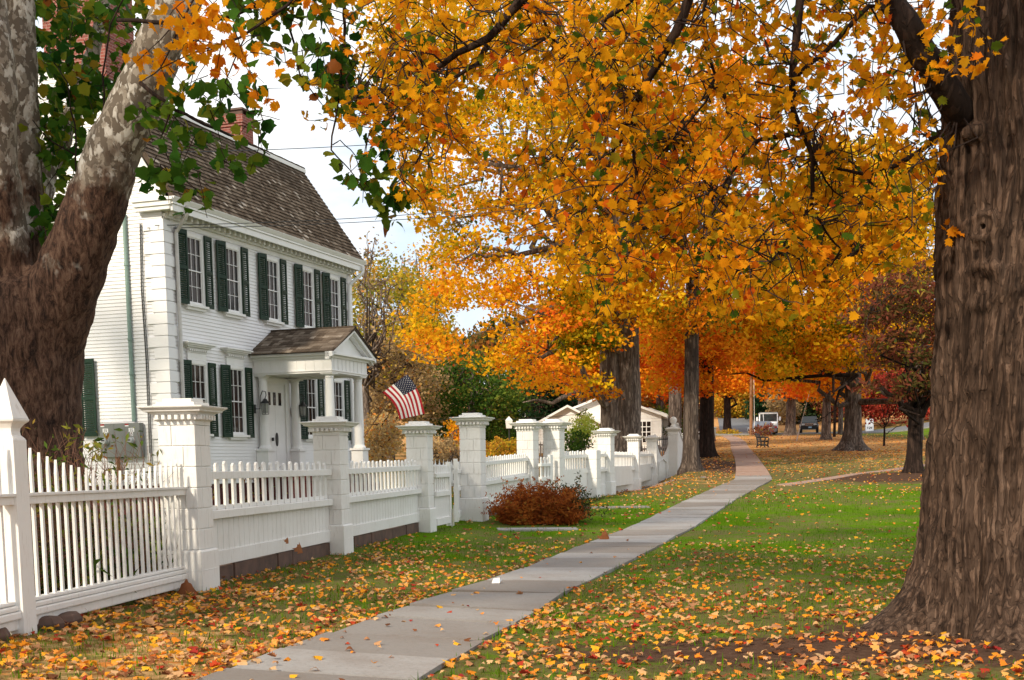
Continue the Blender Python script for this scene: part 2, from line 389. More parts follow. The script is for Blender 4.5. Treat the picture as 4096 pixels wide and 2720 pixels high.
# ------------------------------------------------------------------ lawn, path, roads
def litter(X, Y):
    px = pathx(Y); left = X < px
    near = np.interp(Y, (8, 12, 15, 18, 22, 27, 33, 38), (.62, .5, .36, .24, .10, .06, .10, .34))
    nearl = np.interp(Y, (9, 13, 17, 20, 25, 31, 36, 42), (.8, .6, .42, .26, .12, .12, .4, .7))
    far = np.interp(Y, (36, 41, 46, 52, 70, 118, 126, 138, 150), (0, .62, .55, .66, .8, .85, .6, .7, .95))
    a = np.where(left, nearl, near)
    a = np.maximum(a, far)
    green = smooth(96, 104, Y) * (1 - smooth(122, 132, Y)) * smooth(30, 40, X)
    gr2 = smooth(36, 37.5, Y) * (1 - smooth(40, 41, Y)) * 0
    a = a * (1 - .95 * green) * (1 - .5 * gr2)
    return np.clip(a, 0, 1)
def dirt(X, Y):
    d = 1.1 * np.exp(-((X - 4.4) ** 2 / 3.6 + (Y - 10.3) ** 2 / 2.2) ** 1.3)
    d = np.maximum(d, .85 * np.exp(-((X - 2.3) ** 2 / 6 + (Y - 9.8) ** 2 / .9)))
    d = np.maximum(d, .95 * np.exp(-((X - 13.6) ** 2 / 9 + (Y - 43.2) ** 2 / 6)))
    d = np.maximum(d, .8 * np.exp(-((X - 9.3) ** 2 / 3 + (Y - 55) ** 2 / 90)))
    return np.clip(d, 0, 1)
xs = np.unique(np.concatenate((np.arange(-110, -14, 6), np.arange(-14, 24, .4), np.arange(24, 60, 2), np.arange(60, 230, 8))))
ys = np.unique(np.concatenate((np.arange(-30, 6, 4), np.arange(6, 62, .4), np.arange(62, 150, 2), np.arange(150, 420, 10))))
XX, YY = np.meshgrid(xs, ys); ZZ = gz(XX, YY)
ZZ = ZZ + .012 * np.sin(XX * 2.1 + 1.3 * np.sin(YY)) * np.sin(YY * 1.7)
nx, ny = len(xs), len(ys)
me = bpy.data.meshes.new('lawn')
me.from_pydata(np.stack((XX, YY, ZZ), -1).reshape(-1, 3).tolist(), [], [(j * nx + i, j * nx + i + 1, (j + 1) * nx + i + 1, (j + 1) * nx + i) for j in range(ny - 1) for i in range(nx - 1)])
for nm, fn in (('litter', litter), ('dirt', dirt)):
    a = me.attributes.new(nm, 'FLOAT', 'POINT'); a.data.foreach_set('value', fn(XX, YY).reshape(-1).astype(np.float32))
me.polygons.foreach_set('use_smooth', [True] * len(me.polygons))
m, t, out = nt('lawn_ground')
wp = coords(t, kind='World')
gn = noise(t, wp, .45, 4); gf = noise(t, wp, 38, 6, .75); gm = noise(t, wp, 3.2, 5, .65)
gr = ramp(t, ((.25, (.04, .095, .004)), (.5, (.085, .17, .006)), (.75, (.14, .215, .010))), gf)
dry = ramp(t, ((.3, (.09, .075, .03)), (.7, (.19, .14, .07))), gf)
al0 = t.nodes.new('ShaderNodeAttribute'); al0.attribute_name = 'litter'
dsum = t.nodes.new('ShaderNodeMath'); dsum.operation = 'MULTIPLY_ADD'; dsum.inputs[1].default_value = .2; L(t, al0.outputs['Fac'], dsum.inputs[0]); L(t, mixc(t, gn, gm, .5), dsum.inputs[2])
dm = ramp(t, ((.46, (0, 0, 0)), (.60, (1, 1, 1))), dsum.outputs[0])
c = mixc(t, gr.outputs[0], dry.outputs[0], N1(t, dm.outputs[0], .85))
av = N(t, 'ShaderNodeTexVoronoi', Scale=11.); L(t, wp, av.inputs[0])
lc = ramp(t, ((0, (.17, .08, .035)), (.3, (.42, .22, .09)), (.55, (.55, .35, .16)), (.8, (.52, .19, .045)), (1, (.28, .11, .04))), av.outputs['Color'])
al = t.nodes.new('ShaderNodeAttribute'); al.attribute_name = 'litter'
ad = t.nodes.new('ShaderNodeMath'); ad.operation = 'MULTIPLY_ADD'; ad.inputs[1].default_value = 1.25; ad.inputs[2].default_value = -.92
gl = noise(t, wp, 1.1, 6, .7)
s2 = t.nodes.new('ShaderNodeMath'); L(t, al.outputs['Fac'], ad.inputs[0]); L(t, ad.outputs[0], s2.inputs[0]); L(t, gl, s2.inputs[1])
lm = ramp(t, ((.46, (0, 0, 0)), (.62, (1, 1, 1))), s2.outputs[0])
c = mixc(t, c, lc.outputs[0], lm.outputs[0])
ddt = t.nodes.new('ShaderNodeAttribute'); ddt.attribute_name = 'dirt'
dc = ramp(t, ((.3, (.05, .028, .019)), (.7, (.125, .075, .052))), noise(t, wp, 14, 7, .7))
s3 = t.nodes.new('ShaderNodeMath'); L(t, ddt.outputs['Fac'], s3.inputs[0]); L(t, N1(t, gm, .9), s3.inputs[1])
c = mixc(t, c, dc.outputs[0], ramp(t, ((.72, (0, 0, 0)), (1.0, (1, 1, 1))), s3.outputs[0]).outputs[0])
princ(t, out, c, 1., bump(t, gf, .5, .03), 0.)
me.materials.append(m)
lawn = bpy.data.objects.new('lawn', me); COL.objects.link(lawn); tag(lawn, kind='structure')

def strip(mb, pts, width, lift, seg=None, tint=.5):
    pass
path = MB(); y = -5.5
while y < 124:
    ln = RNG.uniform(.8, 1.75); y2 = y + ln
    q = []
    tl = RNG.uniform(-.014, .014, 2)
    for yy, g_ in ((y + .03, 1), (y2 - .03, -1)):
        cx = float(pathx(yy)); sl_ = float(pathx(yy + .3) - pathx(yy - .3)) / .6
        hw = .66 + (RNG.uniform(-.02, .02) if yy < 40 else 0) - .08 * float(smooth(40, 60, yy))
        for sgn in (-1, 1):
            X = cx + sgn * hw; Y = yy - sgn * hw * sl_ * .45
            q.append((X, Y, G(X, Y)))
    v = [(a, b, c_ - .08) for a, b, c_ in q] + [(a, b, c_ + .034 + tl[k % 2] * (1 if k < 2 else -1)) for k, (a, b, c_) in enumerate(q)]
    path.hexa([(a + (.04 if k % 2 == 0 else -.04), b + (-.05 if k < 2 else .05), c_ - .07) for k, (a, b, c_) in enumerate(q)] + [(a + (.04 if k % 2 == 0 else -.04), b + (-.05 if k < 2 else .05), c_ + .006) for k, (a, b, c_) in enumerate(q)], .5, 2)
    path.hexa(v, float(RNG.random()), 1 if y > 43.2 and RNG.random() < min(1, .5 + (y - 43) * .1) else 0)
    y = y2
for (a, b, wd) in (((-.3, 25.55), (3.1, 25.75), .55), ((1.0, 31.85), (4.9, 31.9), .6), ((9.0, 40.4), (24, 61), .55), ((2.2, 46.8), (8.6, 45.6), .6)):
    n_ = max(2, int((Vector(b) - Vector(a)).length / 1.3)); d_ = (Vector(b) - Vector(a)).normalized(); nn = Vector((-d_.y, d_.x)) * wd / 2
    for k in range(n_):
        p0 = Vector(a).lerp(Vector(b), k / n_) + d_ * .015; p1 = Vector(a).lerp(Vector(b), (k + 1) / n_) - d_ * .015
        q = [p0 + nn, p0 - nn, p1 + nn, p1 - nn]
        if a[0] < 5 and pathx(p1.y) - p1.x < .62: continue
        if a[0] > 8 and p0.x - pathx(p0.y) < .75: continue
        path.hexa([(p.x, p.y, G(p.x, p.y) - .06) for p in q] + [(p.x, p.y, G(p.x, p.y) + .022) for p in q], float(RNG.random()), 1 if a[0] > 8 else 0)
BRPATH = plain('brick_path', (.27, .175, .135), (.36, .24, .18), 5, .9, .2)
SOIL = plain('joint_soil', (.035, .026, .02), (.06, .045, .03), 9, .95, .2, 0)
tag(path.build('path', [SLATE, BRPATH, SOIL]), kind='structure')

road = MB()
def sheet(mb, poly, lift):
    for (a, b), (c_, d_) in zip(poly[:-1], poly[1:]):
        mb.add([(p[0], p[1], G(p[0], p[1]) + lift) for p in (a, b, d_, c_)], [(0, 1, 2, 3)])
sheet(road, [((x, 127.5 - .02 * x), (x, 136.5 - .02 * x)) for x in range(-40, 150, 3)], .05)
sheet(road, [((23.2 + .16 * (y - 136), y), (29.2 + .19 * (y - 136), y)) for y in range(136, 240, 4)], .06)
tag(road.build('road', ASPH), kind='structure')
kerb = MB(); 
for x in range(-40, 120, 3):
    kerb.hexa([(X, Y, G(X, Y) + z) for z in (-.05, .13) for X, Y in ((x, 127.2 - .02 * x), (x + 3, 127.14 - .02 * x), (x, 127.35 - .02 * x), (x + 3, 127.29 - .02 * x))])
tag(kerb.build('kerb', plain('granite', (.3, .29, .28), (.22, .21, .2), 6, .8, .1)), kind='structure')

# fallen leaves and grass
def scatter_leaves(n, xr, yr):
    X = RNG.uniform(*xr, n); Y = RNG.uniform(*yr, n)
    cl = .42 + .62 * np.sin(X * 1.9 + 2 * np.sin(Y * 1.1)) * np.sin(Y * 1.7 + 1.5 * np.sin(X * .8)) + .3 * np.sin(X * 4.1 + Y * 3.3)
    pr = litter(X, Y) * (.35 + 1.1 * np.clip(cl, 0, 1.2))
    off = np.abs(X - pathx(Y))
    pr = np.where(off < .68, pr * .06, pr) * (1 - .75 * np.clip(dirt(X, Y) - .25, 0, 1))
    edge = (off > .68) & (off < 1.05) & (Y < 18) & (X < pathx(Y)); pr = np.where(edge, pr * 1.7, pr)
    keep = RNG.random(n) < pr
    return X[keep], Y[keep]
LX, LY, LS, LT = [], [], [], []
for n_, xr, yr, s_ in ((15500, (-5, 6.5), (7.6, 14), .95), (15500, (-4.5, 9), (14, 22), .9), (14000, (-4, 15), (22, 38), 1.05), (22000, (2, 34), (38, 72), 1.1), (15000, (8, 60), (70, 126), 1.4)):
    X, Y = scatter_leaves(n_, xr, yr); LX.append(X); LY.append(Y)
    LS.append((.034 + .062 * RNG.random(len(X)) ** 1.4) * s_); LT.append(np.clip(RNG.uniform(0, 1, len(X)) ** .9, 0, 1))
LX, LY, LS, LT = map(np.concatenate, (LX, LY, LS, LT))
big = RNG.random(len(LX)) < .012; LS[big] *= 1.7; LT[big] = RNG.uniform(.1, .4, big.sum())
onp = np.abs(LX - pathx(LY)) < .68
LZ = gz(LX, LY) + np.where(onp, .045, .03) + RNG.uniform(0, .02, len(LX))
leaf_object('fallen_leaves', fan(LEAF_MAPLE[0][1:, :2].tolist(), 1.0), np.stack((LX, LY, LZ), 1), LS, LT, LITTER, up=3.2)
tag(bpy.data.objects['fallen_leaves'], kind='stuff')
GX, GY = [], []
for n_, xr, yr in ((60000, (-5, 6.5), (7.6, 14)), (60000, (-4.5, 8.5), (14, 22)), (50000, (-4, 13), (22, 37))):
    X = RNG.uniform(*xr, n_); Y = RNG.uniform(*yr, n_)
    k = (np.abs(X - pathx(Y)) > .58 + RNG.uniform(0, .1, n_)) & (RNG.random(n_) > dirt(X, Y) * 1.35)
    k &= RNG.random(n_) < .55 + .45 * np.sin(X * 1.3 + np.sin(Y)) * np.sin(Y * .9)+ .25
    GX.append(X[k]); GY.append(Y[k])
GX, GY = np.concatenate(GX), np.concatenate(GY); n_ = len(GX)
gl_ = RNG.uniform(.02, .05, n_) * (1 + 1.1 * (RNG.random(n_) < .12)) * (1 + .5 * smooth(20, 36, GY))
an = RNG.uniform(0, 2 * np.pi, n_); ln = RNG.normal(0, .45, n_)
ux_ = np.stack((np.cos(an), np.sin(an), 0 * an), 1)
up_ = np.stack((-np.sin(an) * np.sin(ln), np.cos(an) * np.sin(ln), np.cos(ln)), 1)
rt = np.stack((ux_, up_, np.cross(ux_, up_)), 2)
dry_ = .5 + .5 * np.sin(GX * .8 + 1.2 * np.sin(GY * .45)) * np.sin(GY * .6 + 1)
leaf_object('grass', (np.array([(-.085, 0, 0), (.085, 0, 0), (.02, 1, 0)]), np.array([(0, 1, 2)])), np.stack((GX, GY, gz(GX, GY) - .003), 1), gl_, RNG.random(n_) * .6 + .2 * dry_ ** 2 + .42 * litter(GX, GY) * RNG.random(n_), GRASS, rot=rt)
tag(bpy.data.objects['grass'], kind='stuff')

# ------------------------------------------------------------------ fence
PW = .21
def pillar_proto():
    root = thing('fence_pillar', 'x', 'pillar', group='white rusticated pillars of the front fence')
    b = MB(); b.sq(((.245, -.25), (.245, .43), (.228, .45))); b.box(-.248, .248, -.248, .248, .225, .232)
    b.build('plinth', FENCE, root, bevel=.008)
    s = MB(); z = .45
    s.sq(((PW - .012, .44), (PW - .012, 1.83)))
    for k in range(6):
        z1 = z + .226; jx, jy = ((.07, -.06), (-.06, .07))[k % 2]; g = .003
        for xa, xb in ((-PW, jx - g), (jx + g, PW)):
            for ya, yb in ((-PW, jy - g), (jy + g, PW)): s.box(xa, xb, ya, yb, z + .006, z1 - .006)
        z = z1
    s.build('shaft', FENCE, root, bevel=.005)
    c = MB()
    c.sq(((PW + .006, 1.805), (PW + .006, 1.85), (PW + .03, 1.86), (PW + .03, 1.91), (PW + .045, 1.915), (PW + .06, 1.935), (PW + .115, 1.95), (PW + .115, 1.963), (PW + .155, 1.99), (PW + .16, 2.005), (PW - .02, 2.02)))
    n = 6
    for k in range(n):
        u = -PW - .01 + (k + .5) * (2 * PW + .02) / n
        for sg in (-1, 1):
            c.box(u - .02, u + .02, sg * (PW + .05) - .028, sg * (PW + .05) + .028, 1.862, 1.912)
            c.box(sg * (PW + .05) - .028, sg * (PW + .05) + .028, u - .02, u + .02, 1.862, 1.912)
    c.sq(((.215, 2.012), (.215, 2.05))); c.sq(((.165, 2.052), (.165, 2.09)))
    c.build('cap', FENCE, root, bevel=.004)
    return root
PIL0 = pillar_proto()
PILN = []
def pillar(corner, az, label, scale=1., centre=False):
    a = R(az); h = .24 * scale
    X, Y = corner
    if not centre: X, Y = X - (h * math.cos(a) - h * math.sin(a)), Y + (h * math.sin(a) + h * math.cos(a))
    loc = P(X, Y)
    if not PILN:
        PIL0.location = loc; PIL0.rotation_euler = (0, 0, -a); PIL0.scale = (scale,) * 3; PIL0['label'] = label; r = PIL0
    else: r = dup(PIL0, loc, -a, label, scale)
    PILN.append(r); return (X, Y)
p1 = pillar((-3.37, 13.3), 8.5, 'white rusticated fence pillar between the pointed picket panel and the first boarded panel')
p2 = pillar((-2.56, 18.75), 9.5, 'white fence pillar standing in front of the house porch', 1.005)
p3 = pillar((-1.58, 24.05), 10.5, 'white fence pillar just below the hanging flag', 1.03)
p4 = pillar((-.63, 27.55), 13, 'tall white gate pillar beside the rust coloured fern bush, with an open gate leaf', 1.15)
p5 = pillar((.48, 33.0), 20, 'white fence pillar behind the fern bush, far side of the tall gate pillar', 1.10, True)
p6 = pillar((1.2, 33.6), 20, 'white fence pillar crowded against its neighbour, cap touching that of the one before', 1.10, True)
p7 = pillar((3.0, 38.5), 22, 'white fence pillar in front of the thick double maple trunk', 1.0, True)
p8 = pillar((4.57, 45.5), 15, 'white fence pillar right of the double maple trunk', .99, True)
p9 = pillar((5.88, 51), 12, 'smallest white fence pillar, next to the post with the ball', .98, True)

def picket(mb, y, w, th, z0, z1, style, x=0.):
    h = w / 2
    if style == 'round': o = [(-h, z0), (h, z0), (h, z1 - w * .38), (h * .62, z1 - w * .1), (0, z1), (-h * .62, z1 - w * .1), (-h, z1 - w * .38)]
    else: o = [(-h, z0), (h, z0), (h, z1 - w * 3.4), (0, z1), (-h, z1 - w * 3.4)]
    n = len(o)
    v = [(x - th / 2, y + a, b) for a, b in o] + [(x + th / 2, y + a, b) for a, b in o]
    mb.add(v, [list(range(n))[::-1], [n + i for i in range(n)]] + [[i, (i + 1) % n, n + (i + 1) % n, n + i] for i in range(n)])
GRP = 'white fence panels between the pillars'
def panel(A, B, label, kind='board', trimA=.22, trimB=.22, name=None, cat='fence', group=GRP, tipf=None, pitch=.26, curve=0., h=1., zoff=0., foot=True):
    A = Vector(A); B = Vector(B); d = (B - A).normalized(); A2 = A + d * trimA; B2 = B - d * trimB
    Ln = (B2 - A2).length; zA = G(A2.x, A2.y) + zoff; zB = G(B2.x, B2.y) + zoff
    root = thing(name or ('board_fence' if kind == 'board' else 'picket_fence'), label, cat, (A2.x, A2.y, zA), -math.atan2(d.x, d.y), group)
    sh = lambda y: (zB - zA) * y / Ln
    def fin(mb, nm, mat=FENCE, bv=.004):
        mb.V = [(x + curve * 4 * (y / Ln) * (1 - y / Ln), y, z + sh(y)) for x, y, z in mb.V]
        return mb.build(nm, mat, root, bevel=bv)
    def rail(x0, x1, z0, z1, nm='rail', n=1, bv=.006):
        mb = MB(); n = max(n, 6 if curve else 1)
        for k in range(n): mb.box(x0, x1, Ln * k / n, Ln * (k + 1) / n, z0, z1)
        fin(mb, nm, bv=bv if n == 1 else 0)
    if kind == 'board':
        pk = MB(); n = max(3, int(Ln / pitch))
        for k in range(n):
            u = (k + .5) / n
            picket(pk, u * Ln, .092, .03, .74 * h, (1.41 + .012 * math.sin(k * 2.7)) * h, 'round', -.005)
        fin(pk, 'picket_row', bv=0)
        rail(.012, .075, 1.21 * h, 1.30 * h); rail(.012, .085, .755 * h, .85 * h)
        st = MB(); st.box(-.028, -.022, 0, Ln, .80 * h, .905 * h)
        bd = MB(); n = int(Ln / .085)
        for k in range(n):
            bd.box(-.02, .006 + .002 * (k % 2), (k + .02) * Ln / n, (k + .97) * Ln / n, .30 * h, .84 * h)
        bd.box(-.024, -.002, 0, Ln, .25 * h, .905 * h)
        fin(bd, 'board_panel', bv=0)
        rail(-.03, .03, .20 * h if foot else -.1, .375 * h, 'base_board')
        ft = MB(); y = 0 if foot else Ln
        while y < Ln:
            l = min(Ln - y, RNG.uniform(.5, 1.1)); e = RNG.uniform(-.012, .012)
            ft.box(-.13, .012 + e, y + .008, y + l - .006, -.2, .185 + e); y += l
        if foot: fin(ft, 'footing', STONE, .012)
    elif kind == 'point':
        pk = MB(); n = int(Ln / pitch)
        for k in range(n):
            u = (k + .5) / n; picket(pk, u * Ln, .034, .024, .26, tipf(u), 'point')
        fin(pk, 'picket_row', bv=0)
        mb = MB(); mb.box(.018, .075, -.04, Ln + .1, 1.05, 1.115); mb.box(.018, .095, -.04, Ln + .1, 1.115, 1.14); mb.box(-.03, -.018, 0, Ln, 1.05, 1.12)
        fin(mb, 'rail')
        mb = MB(); mb.box(-.05, .045, -.02, Ln + .1, .05, .135); mb.box(-.05, .075, -.02, Ln + .1, .138, .20); mb.box(-.05, .058, -.02, Ln + .1, .203, .245); mb.box(-.05, .03, -.02, Ln + .1, .248, .28)
        fin(mb, 'base_board', bv=.012)
    return root
panel((-4.2, 7.75), (-3.99, 9.84), 'short end of pointed picket panel at the frame edge before the spired post', 'point', 0, .12, tipf=lambda u: 1.34 + .25 * (2 * u - 1) ** 2 * (u > .5), pitch=.14)
panel((-3.99, 9.84), p1, 'pointed picket panel with a dipping top between the spired post and the first pillar', 'point', .12, .20, tipf=lambda u: 1.315 + .25 * (2 * u - 1) ** 2 * (1 if u < .5 else .5), pitch=.14)
panel(p1, p2, 'long boarded fence panel with round topped pickets and a curled brown leaf, nearest the camera', pitch=.265)
panel(p2, p3, 'boarded fence panel between the porch pillar and the pillar below the flag', pitch=.235)
panel(p4, p5, 'boarded fence panel partly hidden behind the fern bush', trimA=.26, trimB=.24, pitch=.2)
panel(p6, (2.44, 36.6), 'boarded panel bowing inward right of the fern bush', trimA=.24, trimB=.12, pitch=.19, curve=-.12, foot=False)
panel((2.5, 36.6), p7, 'narrow boarded panel right of the short jointed post', trimA=.14, trimB=.2, pitch=.19, foot=False)
panel(p7, p8, 'curving boarded panel between the pillars around the double maple trunk', pitch=.2, curve=-.35, foot=False)
panel(p8, p9, 'last curving boarded panel before the ball topped post', pitch=.2, curve=-.3, foot=False)

# spired post, short posts, ball post
t0 = thing('fence_post', 'square white fence post with a pointed pyramid top in front of the mottled trunk', 'post', P(-3.99, 9.84), R(-8.5))
mb = MB(); mb.sq(((.098, -.2), (.098, 1.56), (.092, 1.575), (.07, 1.60), (.066, 1.63), (.07, 1.655), (.094, 1.69), (.118, 1.71), (.122, 1.725), (.118, 1.73)))
mb.build('shaft', FENCE, t0, bevel=.006)
mb = MB(); mb.sq(((.118, 1.731), (.003, 2.05))); mb.build('pyramid_top', FENCE, t0, bevel=.004)
t0 = thing('fence_post', 'short white jointed fence post without a cap', 'post', P(2.44, 36.3), R(-24))
mb = MB(); mb.sq(((.17, -.2), (.17, 1.42)))
for k in range(5): mb.box(-.18, .18, -.18, .18, .02 + k * .28, .285 + k * .28)
mb.build('shaft', FENCE, t0, bevel=.006)
t0 = thing('fence_post', 'white fence post carrying a ball finial on a square cap', 'post', P(6.95, 52.5), R(-12))
mb = MB(); mb.box(-.2, .2, -.2, .2, -.3, 1.72); mb.box(-.205, -.14, -.204, .2, -.3, 1.7); mb.build('shaft', FENCE, t0, bevel=.008)
mb = MB(); mb.sq(((.215, 1.725), (.215, 1.86), (.25, 1.88), (.3, 1.93), (.33, 1.96), (.33, 2.0), (.2, 2.02), (.2, 2.05))); mb.build('cap', FENCE, t0, bevel=.006)
mb = MB(); mb.lathe([(.13, 2.05), (.125, 2.1), (.075, 2.17), (.09, 2.2)] + [(.155 * math.sin(a_), 2.335 - .155 * math.cos(a_)) for a_ in np.linspace(.6, 3.1, 12)], n=20)
mb.build('ball_finial', FENCE, t0, smooth=True)
# gates
def gate(A, B, label, post=True, flip=1):
    A = Vector(A); B = Vector(B); d = B - A; Ln = d.length
    z = G(A.x, A.y)
    root = thing('gate_leaf', label, 'gate', (A.x, A.y, z + .04), -math.atan2(d.x, d.y), 'white gate leaves of the front fence')
    mb = MB(); mb.box(-.045, .045, Ln - .13, Ln, .0, 1.33); mb.build('end_post', FENCE, root, bevel=.006)
    mb = MB()
    for k in range(int(Ln / .16)): picket(mb, .08 + k * .16, .085, .026, .66, 1.27, 'round')
    mb.build('picket_row', FENCE, root)
    for a_, b_ in ((1.02, 1.1), (.64, .74), (.06, .2)):
        mb = MB(); mb.box(-.05, .06, 0, Ln - .13, a_, b_); mb.build('rail', FENCE, root, bevel=.004)
    mb = MB()
    for k in range(int(Ln / .09)): mb.box(-.014, .014, k * .09 + .002, k * .09 + .088, .2, .66)
    mb.build('board_panel', FENCE, root)
    mb = MB(); mb.tube([(.06, Ln - .065, -.08), (.06, Ln - .065, .35)], .012, 6); mb.build('drop_bolt', GUTTER, root)
    return root
gate((p4[0] - .32, p4[1] - .1), (-1.15, 25.95), 'open white gate leaf swung towards the lawn at the tall gate pillar')
gate((p3[0] + .25, p3[1] + .22), (-1.28, 25.8), 'white gate leaf turned inward beside the pillar below the flag')
gate((p5[0] + .3, p5[1] - .32), (1.12, 33.15), 'small white gate between the two crowded pillars')
t0 = thing('garden_gate', 'solid white gate with a scooped top and pointed panel beside the ball topped post', 'gate', P(6.05, 51.5), -math.atan2(.85, 1.1))
mb = MB(); n = 12; Lg = 1.12
pr = [(Lg * k / n, 1.15 + .95 * (2 * k / n - 1) ** 2 * (1 if k < n / 2 else .55)) for k in range(n + 1)]
for (a_, za), (b_, zb) in zip(pr[:-1], pr[1:]):
    mb.hexa([(-.03, a_, .05), (.03, a_, .05), (-.03, b_, .05), (.03, b_, .05), (-.03, a_, za), (.03, a_, za), (-.03, b_, zb), (.03, b_, zb)])
mb.build('gate_panel', FENCE, t0)
mb = MB(); mb.tube([(.05, .25, .15), (.05, .25, .92), (.05, .56, 1.06), (.05, .87, .92), (.05, .87, .15)], .03, 4); mb.build('pointed_moulding', FENCE, t0)
t0 = thing('board_fence', 'solid white sweeping fence wing half hidden behind the near avenue trunk', 'fence', P(7.15, 52.9), -math.atan2(.28, 1.0), GRP)
mb = MB(); n = 14; Lg = 6.
for k in range(n):
    a_, b_ = Lg * k / n, Lg * (k + 1) / n; za, zb = (1.0 + 1.1 * (1 - u / Lg) ** 3 for u in (a_, b_))
    mb.hexa([(-.03, a_, -.1), (.03, a_, -.1), (-.03, b_, -.1), (.03, b_, -.1), (-.03, a_, za), (.03, a_, za), (-.03, b_, zb), (.03, b_, zb)])
    mb.hexa([(-.07, a_, za), (.07, a_, za), (-.07, b_, zb), (.07, b_, zb), (-.07, a_, za + .07), (.07, a_, za + .07), (-.07, b_, zb + .07), (.07, b_, zb + .07)])
mb.build('boarding', FENCE, t0)
# fences deeper in the gardens
def simple_fence(A, B, z0, z1, pitch, w, label, mat, name='picket_fence'):
    A = Vector(A); B = Vector(B); d = B - A; Ln = d.length; zA, zB = G(*A), G(*B)
    root = thing(name, label, 'fence', (A.x, A.y, zA), -math.atan2(d.x, d.y))
    sh = lambda mb: setattr(mb, 'V', [(x, y, z + (zB - zA) * y / Ln) for x, y, z in mb.V]) or mb
    mb = MB()
    for k in range(int(Ln / pitch)): picket(mb, (k + .5) * pitch, w, .025, z0, z1, 'point')
    sh(mb).build('picket_row', mat, root)
    for a_ in (z0 + .08, z1 - .25):
        mb = MB(); mb.box(.012, .05, 0, Ln, a_, a_ + .09); sh(mb).build('rail', mat, root)
    for k in range(int(Ln / 2.4) + 1):
        mb = MB(); mb.box(-.06, .02, k * 2.4 - .05, k * 2.4 + .05, -.1, z1 - .05); sh(mb).build('post', mat, root)
simple_fence((-2.9, 35.2), (-.2, 35.9), .36, 1.12, .12, .06, 'bright white low picket fence seen through the open gateway', TRIMW)
GREYW = plain('weathered_wood', (.38, .34, .31), (.26, .23, .21), 7, .85, .1)
simple_fence((-3.2, 66), (2.6, 68), .0, 1.0, .15, .07, 'grey weathered picket fence above the yellow flower bed', GREYW)
simple_fence((3.9, 64), (9.0, 67), -.1, .85, .15, .08, 'white picket fence before the low white building', GREYW)
simple_fence((8.2, 72), (10.1, 73.5), .1, 1.0, .17, .04, 'thin dark railing behind the ball topped post', DARK, 'railing')

# ------------------------------------------------------------------ house
HC = Vector((-6.936, 25.4)); HA = R(19.0); HZ = -1.1
HL, HD = 8.4, 6.7
house = thing('house', 'white clapboard colonial house with gambrel shingle roof, green shutters and columned porch', 'house', (HC.x, HC.y, HZ), -HA)
def hb(mb, name, mat, parent=None, smooth=False, bevel=0):
    mb.V = [(x, y, z - HZ) for x, y, z in mb.V]
    return mb.build(name, mat, parent or house, smooth=smooth, bevel=bevel)
def hp(off, s, z):       # house point in the world
    return Vector((HC.x + s * math.sin(HA) + off * math.cos(HA), HC.y + s * math.cos(HA) - off * math.sin(HA), z))
EZ, BX, BZ, RX, RZ = 5.30, -1.38, 7.82, -3.35, 8.72
def gam(z):              # how far in the roof line is at height z (distance back from the front)
    if z < EZ: return 0.
    if z < BZ: return (z - EZ) / (BZ - EZ) * (-BX + .22) - .22 + .06
    return -BX + .06 + (z - BZ) / (RZ - BZ) * (BX - RX)
wl = MB(); e = .0735; z = -.37; k = 0
while z < RZ - .1:
    z1 = z + e
    a0, a1 = max(0, gam(z)), max(0, gam(z1))
    if z < 5.15:
        wl.add([(.019, -.0, z), (.019, HL, z), (.004, HL, z1 + .004), (.004, 0, z1 + .004), (-.01, 0, z), (-.01, HL, z)], [(0, 1, 2, 3), (4, 5, 1, 0)])
    if HD - 2 * a1 > .1:
        for s0, s1, q in ((-.019, -.004, 1), (HL + .019, HL + .004, -1)):
            wl.add([(-a0, s0, z), (-HD + a0, s0, z), (-HD + a1, s1, z1 + .004), (-a1, s1, z1 + .004), (-a0, s0 + q * .03, z), (-HD + a0, s0 + q * .03, z)], [(0, 3, 2, 1), (4, 0, 1, 5)] if q == 1 else [(0, 1, 2, 3), (4, 5, 1, 0)])
    z = z1; k += 1
wl.box(-HD, -.012, .032, HL - .032, -.38, 5.2)
hb(wl, 'wall', SIDING)
f = MB(); f.box(-HD, -.03, .03, HL - .03, -1.6, -.372); hb(f, 'foundation', REDF)
q = MB(); q2 = MB(); z = -.37; k = 0
while z < 4.95:
    a_, b_ = ((.44, .30), (.30, .44))[k % 2]; z1 = min(z + .232, 5.0)
    q.box(-a_, .045, -.045, .001, z + .024, z1); q.box(-.03, .0452, .0012, b_ * .7, z + .024, z1)
    q2.box(-.03, .045, HL - b_ * .7, HL + .0, z + .012, z1); q2.box(-a_, .0448, HL + .0002, HL + .045, z + .012, z1)
    q.box(-.26, .026, -.026, .0008, z, z + .0238); q.box(-.03, .0262, .0012, .2, z, z + .0238)
    z = z1; k += 1
hb(q, 'corner_quoin', SIDING, bevel=.004); hb(q2, 'corner_quoin', SIDING, bevel=.004)
c = MB()
c.box(.0, .03, .22, HL - .22, 4.9, 5.02); c.box(0, .07, .0, HL, 5.02, 5.08); c.box(-.02, .33, -.12, HL + .12, 5.13, 5.155)
c.box(.02, .1, .05, HL - .05, 5.0, 5.131)
n = 40
for k in range(n):
    s = .12 + (HL - .24) * k / (n - 1); c.box(.101, .21, s - .036, s + .036, 5.03, 5.125)
c.box(.30, .345, -.14, HL + .14, 5.09, 5.22); c.box(.28, .37, -.16, HL + .16, 5.222, 5.265)
c.loft([[(.24, s, 5.267), (.375, s, 5.267), (.42, s, 5.335), (.43, s, 5.36), (.24, s, 5.36)] for s in (-.18, HL + .2)])
